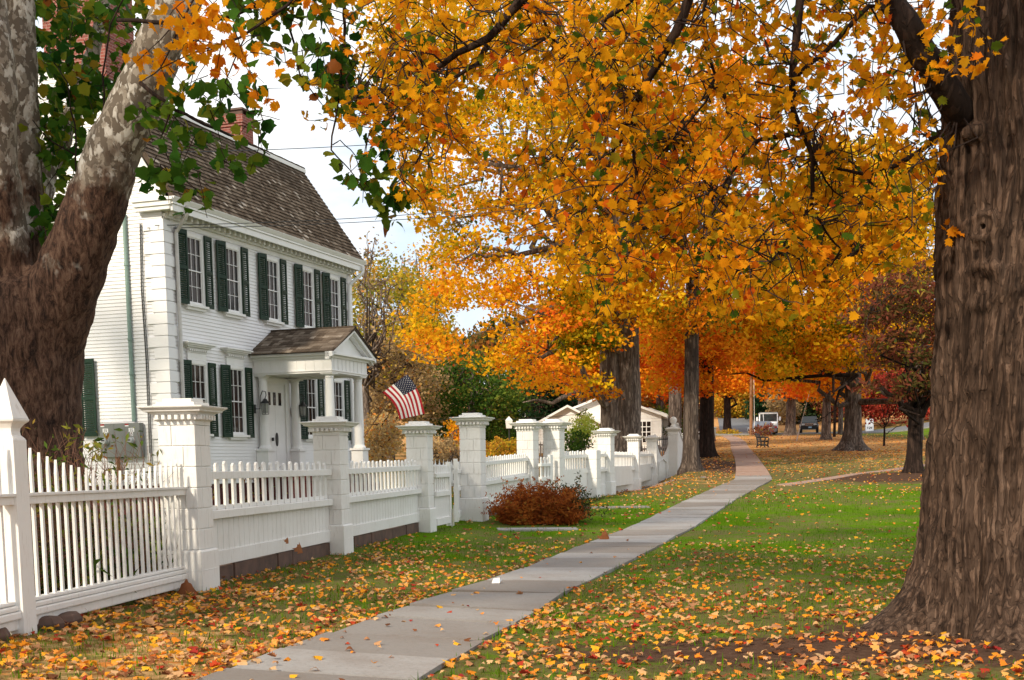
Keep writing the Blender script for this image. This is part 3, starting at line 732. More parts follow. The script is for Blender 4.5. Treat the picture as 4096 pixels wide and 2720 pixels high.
# eave return and rakes on the gable
for s0, s1 in ((-.22, -.02), (HL + .02, HL + .22)):
    c.box(-.52, .3, s0 + .06, s1 - .03, 5.12, 5.2); c.box(-.56, .33, s0 + .03, s1, 5.2, 5.29); c.box(-.58, .39, s0, s1 + .01, 5.291, 5.35)
for s0, s1 in ((-.06, -.016), (HL + .016, HL + .06)):
    for pts in (((.16, 5.36), (-1.40, 7.76), .17), ((-1.40, 7.78), (RX, 8.66), .15)):
        (x0, z0), (x1, z1), wd = pts; dx, dz = x1 - x0, z1 - z0; ll = math.hypot(dx, dz); nx_, nz_ = -dz / ll * -1, -abs(dx) / ll
        nx_ = -dz / ll; nz_ = dx / ll
        for fl in (0, 1):
            m_ = lambda x: x if not fl else -HD - x
            v = [(m_(x0), s0, z0), (m_(x0 + nx_ * wd), s0, z0 + nz_ * wd), (m_(x1), s0, z1), (m_(x1 + nx_ * wd), s0, z1 + nz_ * wd)]
            c.hexa(v + [(a, s1, b) for a, _, b in v])
hb(c, 'cornice', TRIMW, bevel=.003)
# shingle roof: every course of every slope laid shingle by shingle
def shingles(mb, A, Bp, s0, s1, course=.125, wmean=.12, lift=.03):
    (x0, z0), (x1, z1) = A, Bp; ll = math.hypot(x1 - x0, z1 - z0); ux, uz = (x1 - x0) / ll, (z1 - z0) / ll; nx, nz = -uz, ux
    if nz < 0: nx, nz = -nx, -nz
    n = int(round(ll / course)); cl = ll / n
    for k in range(n):
        s = s0 - RNG.uniform(0, .06)
        d0, d1 = k * cl - .004, (k + 1) * cl + .03
        while s < s1:
            wd = RNG.uniform(.6, 1.45) * wmean; e = min(s + wd, s1 + RNG.uniform(0, .015)); a_ = max(s, s0 - .015)
            if e - a_ > .01:
                tt = float(np.clip(RNG.beta(2, 2.6) * (.85 if RNG.random() < .93 else 1.8), 0, 1)); th = lift + RNG.uniform(-.004, .005); dd = d0 - RNG.uniform(0, .008)
                lo = (x0 + ux * dd, z0 + uz * dd); hi = (x0 + ux * d1, z0 + uz * d1)
                mb.add([(lo[0], a_, lo[1]), (lo[0], e - .003, lo[1]), (lo[0] + nx * th, e - .003, lo[1] + nz * th), (lo[0] + nx * th, a_, lo[1] + nz * th), (hi[0] + nx * .003, e - .003, hi[1] + nz * .003), (hi[0] + nx * .003, a_, hi[1] + nz * .003)],
                       [(0, 1, 2, 3), (3, 2, 4, 5), (0, 3, 5), (1, 4, 2)], tt)
            s = e
rf = MB()
for s0, s1 in ((-.10, HL + .12),):
    shingles(rf, (.36, 5.37), (BX, BZ + .03), s0, s1); shingles(rf, (BX + .09, BZ + .055), (RX, RZ), s0, s1, .14)
rf.loft([[(.37, s, 5.345), (BX, s, BZ), (RX, s, RZ - .03), (-HD - BX, s, BZ), (-HD - .37, s, 5.345), (-HD - .3, s, 5.3), (-HD - BX + .04, s, BZ - .06), (RX, s, RZ - .1), (BX - .04, s, BZ - .06), (.3, s, 5.3)] for s in (-.095, HL + .115)], tint=.25)
shingles(rf, (-HD - .36, 5.37), (-HD - BX, BZ + .03), -.1, HL + .12, .2, .3)
shingles(rf, (-HD - BX, BZ + .04), (RX, RZ + .01), -.1, HL + .12, .2, .3)
roof = hb(rf, 'roof', SHINGLE)
tr = MB(); tr.box(BX + .09, BX + .115, -.13, HL + .13, BZ - .055, BZ + .04); hb(tr, 'roof_break_trim', TRIMW)
def chimney(o0, o1, s0, s1, z1):
    m1 = MB(); m1.box(o0, o1, s0, s1, 7.4, z1 - .42); m1.box(o0 - .03, o1 + .03, s0 - .03, s1 + .03, z1 - .42, z1 - .35); m1.box(o0 - .055, o1 + .055, s0 - .055, s1 + .055, z1 - .35, z1 - .14)
    ch = hb(m1, 'chimney', BRICK, roof)
for args in ((-3.35, -2.5, 7.42, 7.98, 9.27), (-3.9, -2.3, 1.55, 2.6, 10.95)):
    chimney(*args)
    o0, o1, s0, s1, z1 = args
    m1 = MB(); [m1.box(o0 - .03, o1 + .03, a_, b_, z1 - .139, z1 - .03) for a_, b_ in ((s0 - .03, s0 + .03), (s1 - .03, s1 + .03))]
    m1.box(o0 - .07, o1 + .07, s0 - .07, s1 + .07, z1 - .029, z1 + .02); hb(m1, 'chimney_cap', STONE, roof)

# windows.  local frame: u along the wall, v out of the wall, then placed on front or gable
def frm(u, v, z): return (v, u, z)
def gab(u, v, z): return (-u, -v, z)
def window(f, u, z0, z1, wd=.70, cols=3, rows=4, cap=False, blind=None):
    m1 = MB(); h = wd / 2; X = lambda a, b, c_: f(a, b, c_)
    m1.box(u - h, u - h + .075,   .0, .074, z0 - .02, z1 + .08, xf=X); m1.box(u + h - .075, u + h,   .0, .074, z0 - .02, z1 + .08, xf=X)
    m1.box(u - h + .0751, u + h - .0751, 0, .072, z1, z1 + .078, xf=X)
    m1.box(u - h - .05, u + h + .05, 0, .13, z0 - .075, z0 - .022, xf=X); m1.box(u - h, u + h, 0, .085, z0 - .13, z0 - .0755, xf=X)
    m1.box(u - h + .0752, u + h - .0752, .0, .06, z0 - .02, z0 + .02, xf=X)
    if cap:
        m1.box(u - h, u + h, .0, .055, z1 + .082, z1 + .235, xf=X); m1.box(u - h - .02, u + h + .02, 0, .07, z1 + .237, z1 + .26, xf=X)
        for k in range(9):
            a_ = u - h + (k + .5) * wd / 9; m1.box(a_ - .022, a_ + .022, .0, .105, z1 + .262, z1 + .305, xf=X)
        for k, (ex, pv) in enumerate(((.03, .075), (.09, .13), (.15, .17), (.19, .205))):
            m1.box(u - h - ex, u + h + ex, 0, pv, z1 + .306 + k * .033, z1 + .338 + k * .033, xf=X)
    wo = hb(m1, 'window', TRIMW, bevel=.003)
    g = MB(); a0, a1 = u - h + .076, u + h - .076; zm = (z0 + z1) / 2
    g.box(a0, a1, .0215, .027, z0 + .02, z1, xf=X); hb(g, 'pane', GLASS, wo)
    if blind:
        g = MB(); g.box(a0 + .01, a1 - .01, .0272, .0278, *blind, xf=X); hb(g, 'curtain', plain('curtain', (.35, .3, .26), (.25, .2, .17), 5, .8, 0) if 'curtain' not in MATS else MATS['curtain'], wo)
    s = MB(); b = .02
    for za, zb, v in ((z0 + .021, zm + .012, .046), (zm - .012, z1, .056)):
        s.box(a0, a0 + b, .0281, v, za, zb, xf=X); s.box(a1 - b, a1, .0281, v, za, zb, xf=X)
        s.box(a0 + b, a1 - b, .0281, v - .001, za, za + b, xf=X); s.box(a0 + b, a1 - b, .0281, v - .001, zb - b, zb, xf=X)
        for k in range(1, cols):
            a_ = a0 + (a1 - a0) * k / cols; s.box(a_ - .0055, a_ + .0055, .0281, v - .004, za + b, zb - b, xf=X)
        for k in range(1, rows // 2):
            z_ = za + (zb - za) * k / (rows // 2); s.box(a0 + b, a1 - b, .0281, v - .006, z_ - .0055, z_ + .0055, xf=X)
    hb(s, 'sash', MUNTIN, wo); return wo
def shutter_mesh(wd, ht):
    s = MB(); st = .042; t_ = .034
    s.box(0, t_, 0, st, 0, ht); s.box(0, t_, wd - st, wd, 0, ht)
    for a_, b_ in ((0, .085), (ht - .085, ht), (ht * .47, ht * .47 + .07)): s.box(.001, t_ - .001, st, wd - st, a_, b_)
    for z0_, z1_ in ((.085, ht * .47), (ht * .47 + .07, ht - .085)):
        n = int((z1_ - z0_) / .042)
        for k in range(n):
            z_ = z0_ + (k + .5) * (z1_ - z0_) / n
            s.hexa([(.004, st, z_ + .016), (.008, st, z_ + .019), (.004, wd - st, z_ + .016), (.008, wd - st, z_ + .019), (.028, st, z_ - .017), (.032, st, z_ - .014), (.028, wd - st, z_ - .017), (.032, wd - st, z_ - .014)])
    return s
SHM = {}
def shutter(kind, off, s, z, rot=0., wd=.285, ht=1.5, gable=False):
    key = (wd, ht)
    if key not in SHM:
        ob = shutter_mesh(wd, ht).build('shutter', GREEN, house); SHM[key] = ob
    else:
        ob = SHM[key].copy(); COL.objects.link(ob); ob.parent = house
    ob.location = (off, s, z - HZ); ob.rotation_euler = (0, 0, rot + (R(-90) if gable else 0))
    return ob
UP = (.99, 2.465, 4.205, 5.91, 7.35)
for k, u in enumerate(UP):
    window(frm, u, 3.40, 4.76)
    shutter('up', .055, u - .345 - .275, 3.355, R(-11)); shutter('up', .085, u + .345 - .005, 3.355, R(2))
for k, u in enumerate((.96, 2.46, 5.92, 7.4)):
    window(frm, u, .72, 2.15, cap=True, blind=(.75, 1.4) if k == 0 else None)
    shutter('low', .055, u - .345 - .275, .64, R(-11), ht=1.57); shutter('low', .085, u + .345 - .005, .64, R(2), ht=1.57)
window(gab, 2.62, 3.95, 5.02, .9, 4, 4); window(gab, 2.5, .8, 2.2, .7)
shutter('gab', -2.12, -.075, .67, R(0), .36, 1.6, True)
m1 = MB(); [m1.box(u - .08 if 0 else -3.2 - .3 * 0, -1.95, -.16 - .02 * k, -.02, 5.06 + .05 * k, 5.108 + .05 * k) for k, u in enumerate((0, 0, 0))]
for k in range(16): m1.box(-3.18 + k * .075, -3.14 + k * .075, -.1, -.02, 5.0, 5.058)
hb(m1, 'window_cap', TRIMW)

# porch with sub-parts
pm = MB(); O1, SA, SB = 2.02, 3.28, 5.08
pm.box(.02, O1, SA, SA + .26, 2.06, 2.44); pm.box(.02, O1, SB - .26, SB, 2.06, 2.44); pm.box(O1 - .26, O1 - .001, SA + .261, SB - .261, 2.06, 2.438)
pm.box(.02, O1 + .02, SA - .02, SB + .02, 2.10, 2.125); pm.box(.02, O1 + .04, SA - .04, SB + .04, 2.39, 2.445)
pm.box(.02, O1 - .27, SA + .27, SB - .27, 2.13, 2.15)
for k in range(9):
    s = .25 + k * .22; pm.box(s, s + .012, SA - .008, SA, 2.13, 2.385)
    s2_ = SA + .1 + k * .2; pm.box(O1, O1 + .008, s2_, s2_ + .012, 2.13, 2.385)
pm.box(.02, O1 + .14, SA - .14, SB + .14, 2.446, 2.50)
porch = hb(pm, 'porch', TRIMW, bevel=.003)
pr_ = MB(); AZ, SC = 3.12, (SA + SB) / 2; run = SC - SA + .22; rise = AZ - 2.5
def prf(s_sign):
    for k in range(9):
        x = .02
        d0, d1 = k / 9 - .004, (k + 1) / 9 + .03
        while x < O1 + .18:
            e = min(x + RNG.uniform(.09, .2), O1 + .18); tt = float(np.clip(RNG.beta(2, 2.5), 0, 1))
            P0 = lambda d, l: (SC + s_sign * (run * (1 - d)), 2.515 + rise * d + l)
            (sa, za), (sb, zb), (sc, zc) = P0(d0, 0), P0(d0, .02), P0(d1, .006)
            pr_.add([(x, sa, za), (e - .003, sa, za), (e - .003, sb, zb), (x, sb, zb), (e - .003, sc, zc), (x, sc, zc)], [(0, 1, 2, 3), (3, 2, 4, 5), (0, 3, 5), (1, 4, 2)], tt)
            x = e
prf(-1); prf(1)
pr_.loft([[(x, SC - run, 2.505), (x, SC, AZ + .01), (x, SC + run, 2.505), (x, SC, AZ - .05)] for x in (.02, O1 + .16)], tint=.2)
pr_.box(.02, O1 + .18, SC - .05, SC + .05, AZ + .005, AZ + .045, tint=.15)
hb(pr_, 'porch_roof', SHINGLE, porch)
pd = MB(); h_ = run - .1
pd.add([(O1 - .05, SC - h_, 2.5), (O1 - .05, SC + h_, 2.5), (O1 - .05, SC, AZ - .04), (.05, SC - h_, 2.5), (.05, SC + h_, 2.5), (.05, SC, AZ - .04)], [(0, 1, 2), (3, 5, 4), (0, 3, 4, 1), (1, 4, 5, 2), (2, 5, 3, 0)])
for sg in (-1, 1):
    for wd_, x1 in ((.10, O1 + .14), (.15, O1 + .06)):
        a0 = (SC + sg * (run + .02), 2.50); a1 = (SC, AZ)
        v = [(O1 - .04, *a0), (x1, *a0), (O1 - .04, *a1), (x1, *a1)]
        pd.hexa([(a, b, c_ - wd_ * 1.05) for a, b, c_ in v] + v)
hb(pd, 'pediment', TRIMW, porch)
def column(o_, s_):
    cm_ = MB(); cm_.box(o_ - .15, o_ + .15, s_ - .15, s_ + .15, -.25, .34); cm_.box(o_ - .18, o_ + .18, s_ - .18, s_ + .18, .341, .39)
    cm_.lathe([(.15, .391), (.15, .42), (.13, .44), (.115, .47), (.113, .9), (.095, 1.95), (.105, 1.96), (.105, 1.975), (.097, 1.98), (.1, 2.0), (.135, 2.03), (.14, 2.035)], o_, s_, 20)
    cm_.box(o_ - .15, o_ + .15, s_ - .15, s_ + .15, 2.036, 2.059); hb(cm_, 'column', TRIMW, porch, smooth=False)
for o_, s_ in ((.17, 3.44), (.17, 4.92), (1.86, 3.45), (1.86, 4.91)): column(o_, s_)
pf = MB(); pf.box(.02, 2.12, 3.1, 5.25, -.35, -.22); pf.box(.02, 2.05, 3.15, 5.2, -1.2, -.351); hb(pf, 'porch_floor', REDF, porch)
for k in range(3):
    pf = MB(); pf.box(2.12 + k * .3, 2.42 + k * .3, 3.5, 4.9, -1.2, -.42 - .2 * k); hb(pf, 'step', REDF, porch)
d_ = MB()
for a_, b_ in ((3.55, 3.72), (4.64, 4.82)): d_.box(.0, .07, a_, b_, -.22, 2.055)
d_.box(0, .068, 3.721, 4.639, 1.93, 2.054); hb(d_, 'door_surround', TRIMW)
d_ = MB(); d_.box(.0, .03, 3.722, 4.638, -.2, 1.93); d_.box(.03, .036, 4.175, 4.185, -.18, 1.6)
door = hb(d_, 'door', TRIMW)
for k in range(3):
    m1 = MB(); m1.box(.0305, .036, 3.85 + k * .25, 3.98 + k * .25, 1.42, 1.72); hb(m1, 'door_light', GLASS, door)
m1 = MB(); m1.loft([[(x, 4.2 + .055 * math.cos(a_), .62 + .16 * math.sin(a_)) for a_ in np.linspace(0, 2 * math.pi, 16, endpoint=False)] for x in (.036, .055)]); m1.lathe([(.0, 0)] if 0 else [(.03, .58), (.03, .66)], .08, 3.95, 8); hb(m1, 'handle', DARK, door)
# downspouts, gutter pipe
m1 = MB(); m1.tube([(.40, .30, 5.25), (.40, .3, 5.1), (.09, .33, 4.75), (.085, .33, -.3)], .042, 8); hb(m1, 'downspout', GUTTER)
m1 = MB(); m1.tube([(.40, HL + .02, 5.2), (.40, HL, 5.05), (.1, HL - .2, 4.72), (.09, HL - .22, 4.6), (.085, HL - .22, -.3)], .042, 8); hb(m1, 'downspout', TRIMW)
m1 = MB(); m1.tube([(-.86, -.06, 5.12), (-.86, -.06, .95)], .042, 10)
for z_ in (4.1, 2.6, 1.9): m1.tube([(-.86, -.06, z_), (-.86, -.06, z_ + .05)], .052, 10)
hb(m1, 'conduit', CONDUIT)
m1 = MB()
for x_, zz in ((-.52, .3), (-.50, -.2), (-.47, -.3)): m1.tube([(x_ + .02, -.05, 4.9), (x_ - .02, -.055, 3.6), (x_ + .015, -.055, 2.2), (x_, -.06, zz)], .008, 5)
hb(m1, 'service_cable', DARK)

# meter box
mbx = thing('meter_box', 'grey double electric meter box numbered 55 A and 55 B under the green conduit', 'meter box', hp(-1.12, -.03, .22), -HA)
m1 = MB(); m1.box(-.51, .47, -.14, -.01, 0, .70); m1.box(-.508, -.16, -.146, -.14, .004, .696); m1.box(-.155, .105, -.144, -.14, .004, .696); m1.box(.11, .468, -.146, -.14, .004, .696)
m1.build('box', GREY, mbx, bevel=.006)
for x_ in (-.37, .27):
    m1 = MB(); rr = [(.085, -.14), (.085, -.165), (.075, -.17), (.07, -.235), (.055, -.25)]
    m1.loft([[(x_ + r_ * math.cos(a_), y_, .33 + r_ * math.sin(a_)) for a_ in np.linspace(0, 2 * math.pi, 20, endpoint=False)] for r_, y_ in rr])
    m1.build('meter', plain('meter_glass', (.45, .46, .45), (.25, .26, .26), 14, .15, 0, .6) if 'meter_glass' not in MATS else MATS['meter_glass'], mbx)
    m1 = MB(); m1.box(x_ - .035, x_ + .035, -.254, -.2505, .335, .36); m1.build('dial', DARK, mbx)
    m1 = MB(); m1.box(x_ - .068, x_ + .068, -.1475, -.1462, .515, .595); m1.box(x_ - .034, x_ + .034, -.1477, -.1462, .435, .5148); m1.build('number_label', MUNTIN, mbx)
    for txt, z_ in (('55', .522), ('A' if x_ < 0 else 'B', .442)):
        cu = bpy.data.curves.new('numeral', 'FONT'); cu.body = txt; cu.size = .088; cu.align_x = 'CENTER'; cu.extrude = .0008
        tmp = bpy.data.objects.new('numeral', cu); COL.objects.link(tmp); bpy.context.view_layer.update()
        me = bpy.data.meshes.new_from_object(tmp.evaluated_get(bpy.context.evaluated_depsgraph_get())); bpy.data.objects.remove(tmp)
        me.materials.clear(); me.materials.append(BLACKM)
        o = bpy.data.objects.new('numeral', me); COL.objects.link(o); o.parent = mbx; o.location = (x_, -.149, z_); o.rotation_euler = (R(90), 0, 0)
for x_ in (-.44, .16):
    m1 = MB(); m1.box(x_ - .045, x_ + .045, -.1478, -.1462, .655, .685, mi=0); m1.box(x_ - .045, x_ + .045, -.1478, -.1462, .63, .6548, mi=1); m1.build('warning_sticker', [REDL if 0 else REDP, MUNTIN], mbx)
m1 = MB(); m1.tube([(-.15, -.07, .0), (-.15, -.07, -1.0)], .04, 8); m1.build('lower_conduit', POLEW, mbx)

# wall lanterns
def lantern(s, label):
    r = thing('wall_lantern', label, 'lantern', hp(.0, s, 1.18), -HA, 'black lanterns either side of the door')
    m1 = MB()
    for a_ in range(6):
        c0, s0 = math.cos(a_ * math.pi / 3), math.sin(a_ * math.pi / 3)
        m1.tube([(.34 + .085 * c0, .085 * s0, 0), (.34 + .1 * c0, .1 * s0, .24)], .007, 4)
    m1.lathe([(.09, -.012), (.09, .0)], .34, 0, 6); m1.lathe([(.103, .09), (.103, .1)], .34, 0, 6) if 0 else None
    m1.build('cage', DARK, r)
    m1 = MB(); m1.lathe([(.115, .24), (.11, .25), (.05, .31), (.04, .33), (.015, .35)], .34, 0, 12); m1.build('hood', DARK, r)
    m1 = MB(); m1.lathe([(.07, .02), (.085, .23)], .34, 0, 6); m1.build('glass', plain('lantern_glass', (.30, .31, .29), (.22, .22, .2), 9, .1, 0, .6) if 'lantern_glass' not in MATS else MATS['lantern_glass'], r)
    m1 = MB(); m1.tube([(.06, 0, .12), (.2, 0, .12), (.22, 0, .4), (.28, 0, .52), (.36, 0, .5), (.37, 0, .42), (.34, 0, .35)], .011, 6); m1.box(.05, .07, -.05, .05, .02, .22); m1.build('bracket', DARK, r)
lantern(3.2, 'black wall lantern by the front door, near side, beside the shutter')
lantern(4.98, 'black wall lantern beyond the front door, before the far shutter')

# flag
fp0 = hp(1.95, 4.93, .62); tip = at(1628, 1496, 28.6); hb_ = at(1531, 1570, 28.85)
fl = thing('flag', 'red white and blue flag with stars and stripes hanging from a slanted pole', 'flag', fp0)
m1 = MB(); m1.tube([fp0, tip + (tip - fp0) * .02], .012, 8); m1.lathe([(.02, 0), (.02, .03)], 0, 0, 6) if 0 else None; m1.build('pole', POLEW, fl, fp0)
h0 = tip + (hb_ - tip) * .0; he = hb_ - h0
down = (at(1698, 1655, 28.4) - h0); dwn2 = (at(1600, 1677, 28.7) - hb_)
fwd = Vector((.25, -1, 0)).normalized()
def fpt(u, v, lift=0.):      # u down the hoist 0..1, v towards the fly 0..1
    p = h0 + he * u + (down * (1 - u) + dwn2 * u) * v
    bow = Vector((.10, 0, .0)) * math.sin(math.pi * v) * .55 + Vector((0, 0, .05)) * math.sin(math.pi * v)
    wav = .045 * math.sin(u * 9 + v * 2.2) * (.25 + v) + .03 * math.sin(v * 6 - u * 3)
    return p + bow + fwd * (wav + lift)
m1 = MB(); NU, NV = 26, 24
for i in range(NU):
    for j in range(NV):
        st = i // 2; mi = 0 if st % 2 == 0 else 1
        if st < 7 and j < 10: mi = 2
        m1.add([fpt(i / NU, j / NV), fpt((i + 1) / NU, j / NV), fpt((i + 1) / NU, (j + 1) / NV), fpt(i / NU, (j + 1) / NV)], [(0, 1, 2, 3)], mi=mi)
for r_ in range(9):
    for c_ in range(6 if r_ % 2 == 0 else 5):
        u = (r_ + 1) / 10 * 7 / 13; v = ((c_ * 2 + 1 + r_ % 2) / 12) * 10 / 24
        for lift in (.004, -.004):
            m1.add([fpt(u + (.018 if k % 2 == 0 else .0075) * math.cos(k * math.pi / 5), v + (.0135 if k % 2 == 0 else .0055) * math.sin(k * math.pi / 5), lift) for k in range(10)], [list(range(10))], mi=1)
def cloth(n_, c):
    m, t, out = nt(n_); p = N(t, 'ShaderNodeBsdfPrincipled', Roughness=.7); p.inputs['Base Color'].default_value = (*c, 1)
    tr = t.nodes.new('ShaderNodeBsdfTranslucent'); tr.inputs[0].default_value = (*c, 1); mx = t.nodes.new('ShaderNodeMixShader'); mx.inputs[0].default_value = .25
    L(t, p.outputs[0], mx.inputs[1]); L(t, tr.outputs[0], mx.inputs[2]); L(t, mx.outputs[0], out.inputs[0]); return m
m1.build('cloth', [cloth('flag_red', (.42, .008, .018)), cloth('flag_white', (.78, .76, .72)), cloth('flag_blue', (.006, .008, .032))], fl, fp0, smooth=True)

# overhead wires
def wire(a, b, sag, label, r_=.008):
    a, b = Vector(a), Vector(b); pts = [a.lerp(b, k / 16) - Vector((0, 0, sag * 4 * (k / 16) * (1 - k / 16))) for k in range(17)]
    m1 = MB(); m1.tube(pts, r_, 5); tag(m1.build('overhead_wire', DARK, None, a), label, 'wire', 'power lines crossing to the house')
wire(hp(-.3, -.09, 4.8), at(2700, 752, 34), .25, 'lower of two close service wires running from the house corner to the maple')
wire(hp(-.1, -.12, 4.83), at(2700, 735, 34), .22, 'upper of two close service wires running from the house corner to the maple')
wire(at(640, 610, 24), at(2900, 390, 40), .35, 'high single wire passing the brick chimney')
wire(at(1600, 1668, 60), at(2330, 1655, 60), .2, 'low far wire behind the tall gate pillar', .012)

# ------------------------------------------------------------------ trees
def clumps_in(poly, n, Y, dY, r, squash=.6, parab=None):
    """foliage clumps of a crown: (centre, radius)"""
    out = []
    for x, y in polysample(poly, n):
        out.append((at(x, y, Y + RNG.uniform(-dY, dY)), RNG.uniform(.65, 1.35) * r))
    return out
def clump_leaves(cl, per, squash=.55):
    P_, T_ = [], []
    for c, r in cl:
        n = max(4, int(per * r * r))
        v = RNG.normal(size=(n, 3)); v /= np.linalg.norm(v, axis=1)[:, None]
        rad = RNG.random(n) ** .45 * r
        v = v * rad[:, None]; v[:, 2] *= squash
        v[:, 2] -= .18 * (v[:, 0] ** 2 + v[:, 1] ** 2) / max(r, .1)
        P_.append(v + np.array(c)); T_.append(np.full(n, RNG.normal(0, .13)))
    return np.concatenate(P_), np.concatenate(T_)
def leaves_of(parent, loc, cl, per, size, mat, t0=.5, dt=.16, squash=.55, tmpl=LEAF_KITE, name='crown', up=.8, tfun=None):
    p, tt = clump_leaves(cl, per, squash)
    tint = t0 + tt + RNG.normal(0, dt, len(p))
    if tfun is not None: tint = tint + tfun(p)
    return leaf_object(name, tmpl, p, RNG.uniform(.7, 1.3, len(p)) * size, tint, mat, parent, loc, up=up)
def limb(mb, a, b, r0, r1, n=6, amp=.06, sides=7):
    pts = wiggle(a, b, n, amp); mb.tube(pts, [r0 + (r1 - r0) * (k / n) ** .8 for k in range(n + 1)], sides); return pts
def trunk_rings(base, r, h, flare=.5, lean=(0, 0), n=20, segs=26, taper=.25, lobes=5, ph=0., rough=.03, below=.3):
    rings = []
    for k in range(segs + 1):
        u = k / segs; z = -below + (h + below) * u ** 1.5
        zz = max(z, 0)
        rr = r * (1 - taper * zz / h); fl = flare * r * math.exp(-zz / (r * .75))
        ring = []
        for i in range(n):
            a = 2 * math.pi * i / n
            q = rr * (1 + rough * math.sin(5 * a + 2.1 * z + ph) + rough * math.sin(9 * a - 1.3 * z + 2 * ph)) + fl * (1 + .55 * math.sin(lobes * a + ph) + .3 * math.sin((lobes + 3) * a + 2 * ph))
            ring.append((base[0] + q * math.cos(a) + lean[0] * zz, base[1] + q * math.sin(a) + lean[1] * zz, base[2] + z))
        rings.append(ring)
    return rings
def tree(name, label, base, r, h, cl, per, size, leafmat, bark, cat='tree', group=None, t0=.5, dt=.16, limbs=14, lean=(0, 0), flare=.5, tmpl=LEAF_KITE, twigs=90, squash=.55, fork=None, tfun=None, lr=.42, ph=0., up=.8, twigmat=None, trunkh=None):
    root = thing(name, label, cat, base, 0, group)
    b = Vector(base); mb = MB(); th = trunkh or h
    mb.loft(trunk_rings((0, 0, 0), r, th, flare, lean, ph=ph)); top = Vector((lean[0] * th, lean[1] * th, th))
    order = list(range(len(cl))); RNG.shuffle(order); ends = []
    for i in [k for k in order if cl[k][0][2] - b.z > th * .82][:limbs]:
        c = Vector(cl[i][0]) - b
        hh = min(th, max(th * .45, c.z - (c.to_2d().length) * .55)); st = Vector((lean[0] * hh, lean[1] * hh, hh))
        ends.append(limb(mb, st, c, r * lr * RNG.uniform(.6, 1), .025, 7, .07))
    for e in (fork or []): limb(mb, top - Vector((0, 0, r)), Vector(e[0]) - b, r * e[1], r * e[2], 7, .03, 10)
    mb.build('trunk', bark, root, smooth=True)
    if twigs and ends:
        tw = MB()
        for _ in range(twigs):
            i = RNG.integers(len(cl)); pts = ends[RNG.integers(len(ends))]
            c = Vector(cl[i][0]) - b
            s = min((p for e in ends for p in e[2:]), key=lambda p: (p - c).length)
            if (s - c).length < 6: tw.tube(wiggle(s, c, 4, .08), [.03, .02, .015, .012, .008], 4)
        if tw.V: tw.build('branch_sprays', twigmat or TWIG, root)
    if len(cl) and per: leaves_of(root, base, cl, per, size, leafmat, t0, dt, squash, tmpl, tfun=tfun, up=up)
    return root

# -- avenue maples ---------------------------------------------------
AV = 'maples lining the walk'
b = P(4.95, 52.0)
polyT3 = [(1560, -260), (1470, 100), (1510, 340), (1600, 560), (1650, 800), (1700, 930), (1700, 1080), (1640, 1180), (1620, 1320), (1730, 1430), (1900, 1480), (2080, 1490), (2250, 1560), (2330, 1600), (2430, 1610), (2440, 1420), (2560, 1350), (2700, 1200), (2700, 700), (2600, -260)]
cl = [c for c in clumps_in(polyT3, 430, 51, 5.5, 1.0)]
def t3tint(p): return .10 * (p[:, 2] < 5) - .14 * smooth(5, 12, p[:, 2]) + .5 * 0
t3 = tree('maple_tree', 'golden orange maple with a thick double trunk behind the white fence', b, .62, 8.5, cl, 125, .185, MAPLE_MID, BARKL, group=AV, t0=.52, limbs=20, twigs=150, tfun=t3tint, flare=.3, fork=[(at(2620, 560, 52), .6, .3), (at(2100, 420, 51), .45, .15), (at(2360, 300, 53), .5, .2)])
mb = MB(); mb.loft(trunk_rings((0, 0, 0), .5, 8.2, .3, (-.02, 0), ph=2)); mb.V = [(x - .62, y - .1, z) for x, y, z in mb.V]
for px_ in (((2420, 1350), (2200, 1410), (2050, 1440)), ((2430, 1500), (2250, 1590), (2090, 1610)), ((2430, 1130), (2150, 1270), (1900, 1340)), ((2440, 900), (2030, 1030), (1850, 1040), (1750, 1150))):
    pts = [at(x, y, 52 - k * 1.3) - b for k, (x, y) in enumerate(px_)]
    mb.tube(wiggle(pts[0], pts[1], 4, .03) + wiggle(pts[1], pts[2], 4, .05)[1:] + [p for p in pts[3:]], [.13, .125, .12, .11, .095, .08, .06, .04, .015 if len(pts) < 4 else .04] + [.02] * len(pts[3:]), 8)
mb.build('trunk', BARKL, t3, smooth=True)
# dark green spray in the middle of the maple
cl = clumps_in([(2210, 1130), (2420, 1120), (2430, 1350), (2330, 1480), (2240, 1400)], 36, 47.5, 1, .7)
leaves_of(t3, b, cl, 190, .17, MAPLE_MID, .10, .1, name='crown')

def gp(px, Y): 
    X = at(px, 1840, Y).x; return P(X, Y)
b = gp(2762, 50.3)
cl = clumps_in([(2560, 300), (2520, 900), (2580, 1290), (2700, 1330), (2860, 1290), (3060, 1150), (3100, 700), (3000, 250)], 150, 51, 4.5, 1.0)
tree('maple_tree', 'orange maple with a tall slim grey trunk standing on the verge beside the path', b, .335, 7.6, cl, 120, .18, MAPLE_ORANGE, BARKM, group=AV, t0=.42, limbs=12, flare=.55, ph=1, fork=[(at(2840, 960, 50.5), .75, .45), (at(2700, 900, 50), .5, .3), (at(2960, 800, 51), .4, .2)], lean=(.008, 0))
b = gp(2826, 64)
cl = clumps_in([(2640, 1200), (2600, 1450), (2620, 1550), (2790, 1570), (2900, 1500), (2960, 1400), (3000, 1200)], 110, 65, 4, 1.1)
tree('maple_tree', 'deep orange maple whose dark trunk hides right behind the slim grey verge trunk', b, .40, 5.5, cl, 110, .2, MAPLE_ORANGE, BARKD, group=AV, t0=.62, limbs=12, flare=.5, ph=2)
b = gp(2908, 140)
cl = clumps_in([(2760, 1420), (2720, 1510), (2850, 1545), (3000, 1555), (3120, 1530), (3160, 1420), (3080, 1330), (2860, 1330)], 90, 140, 6, 2.2)
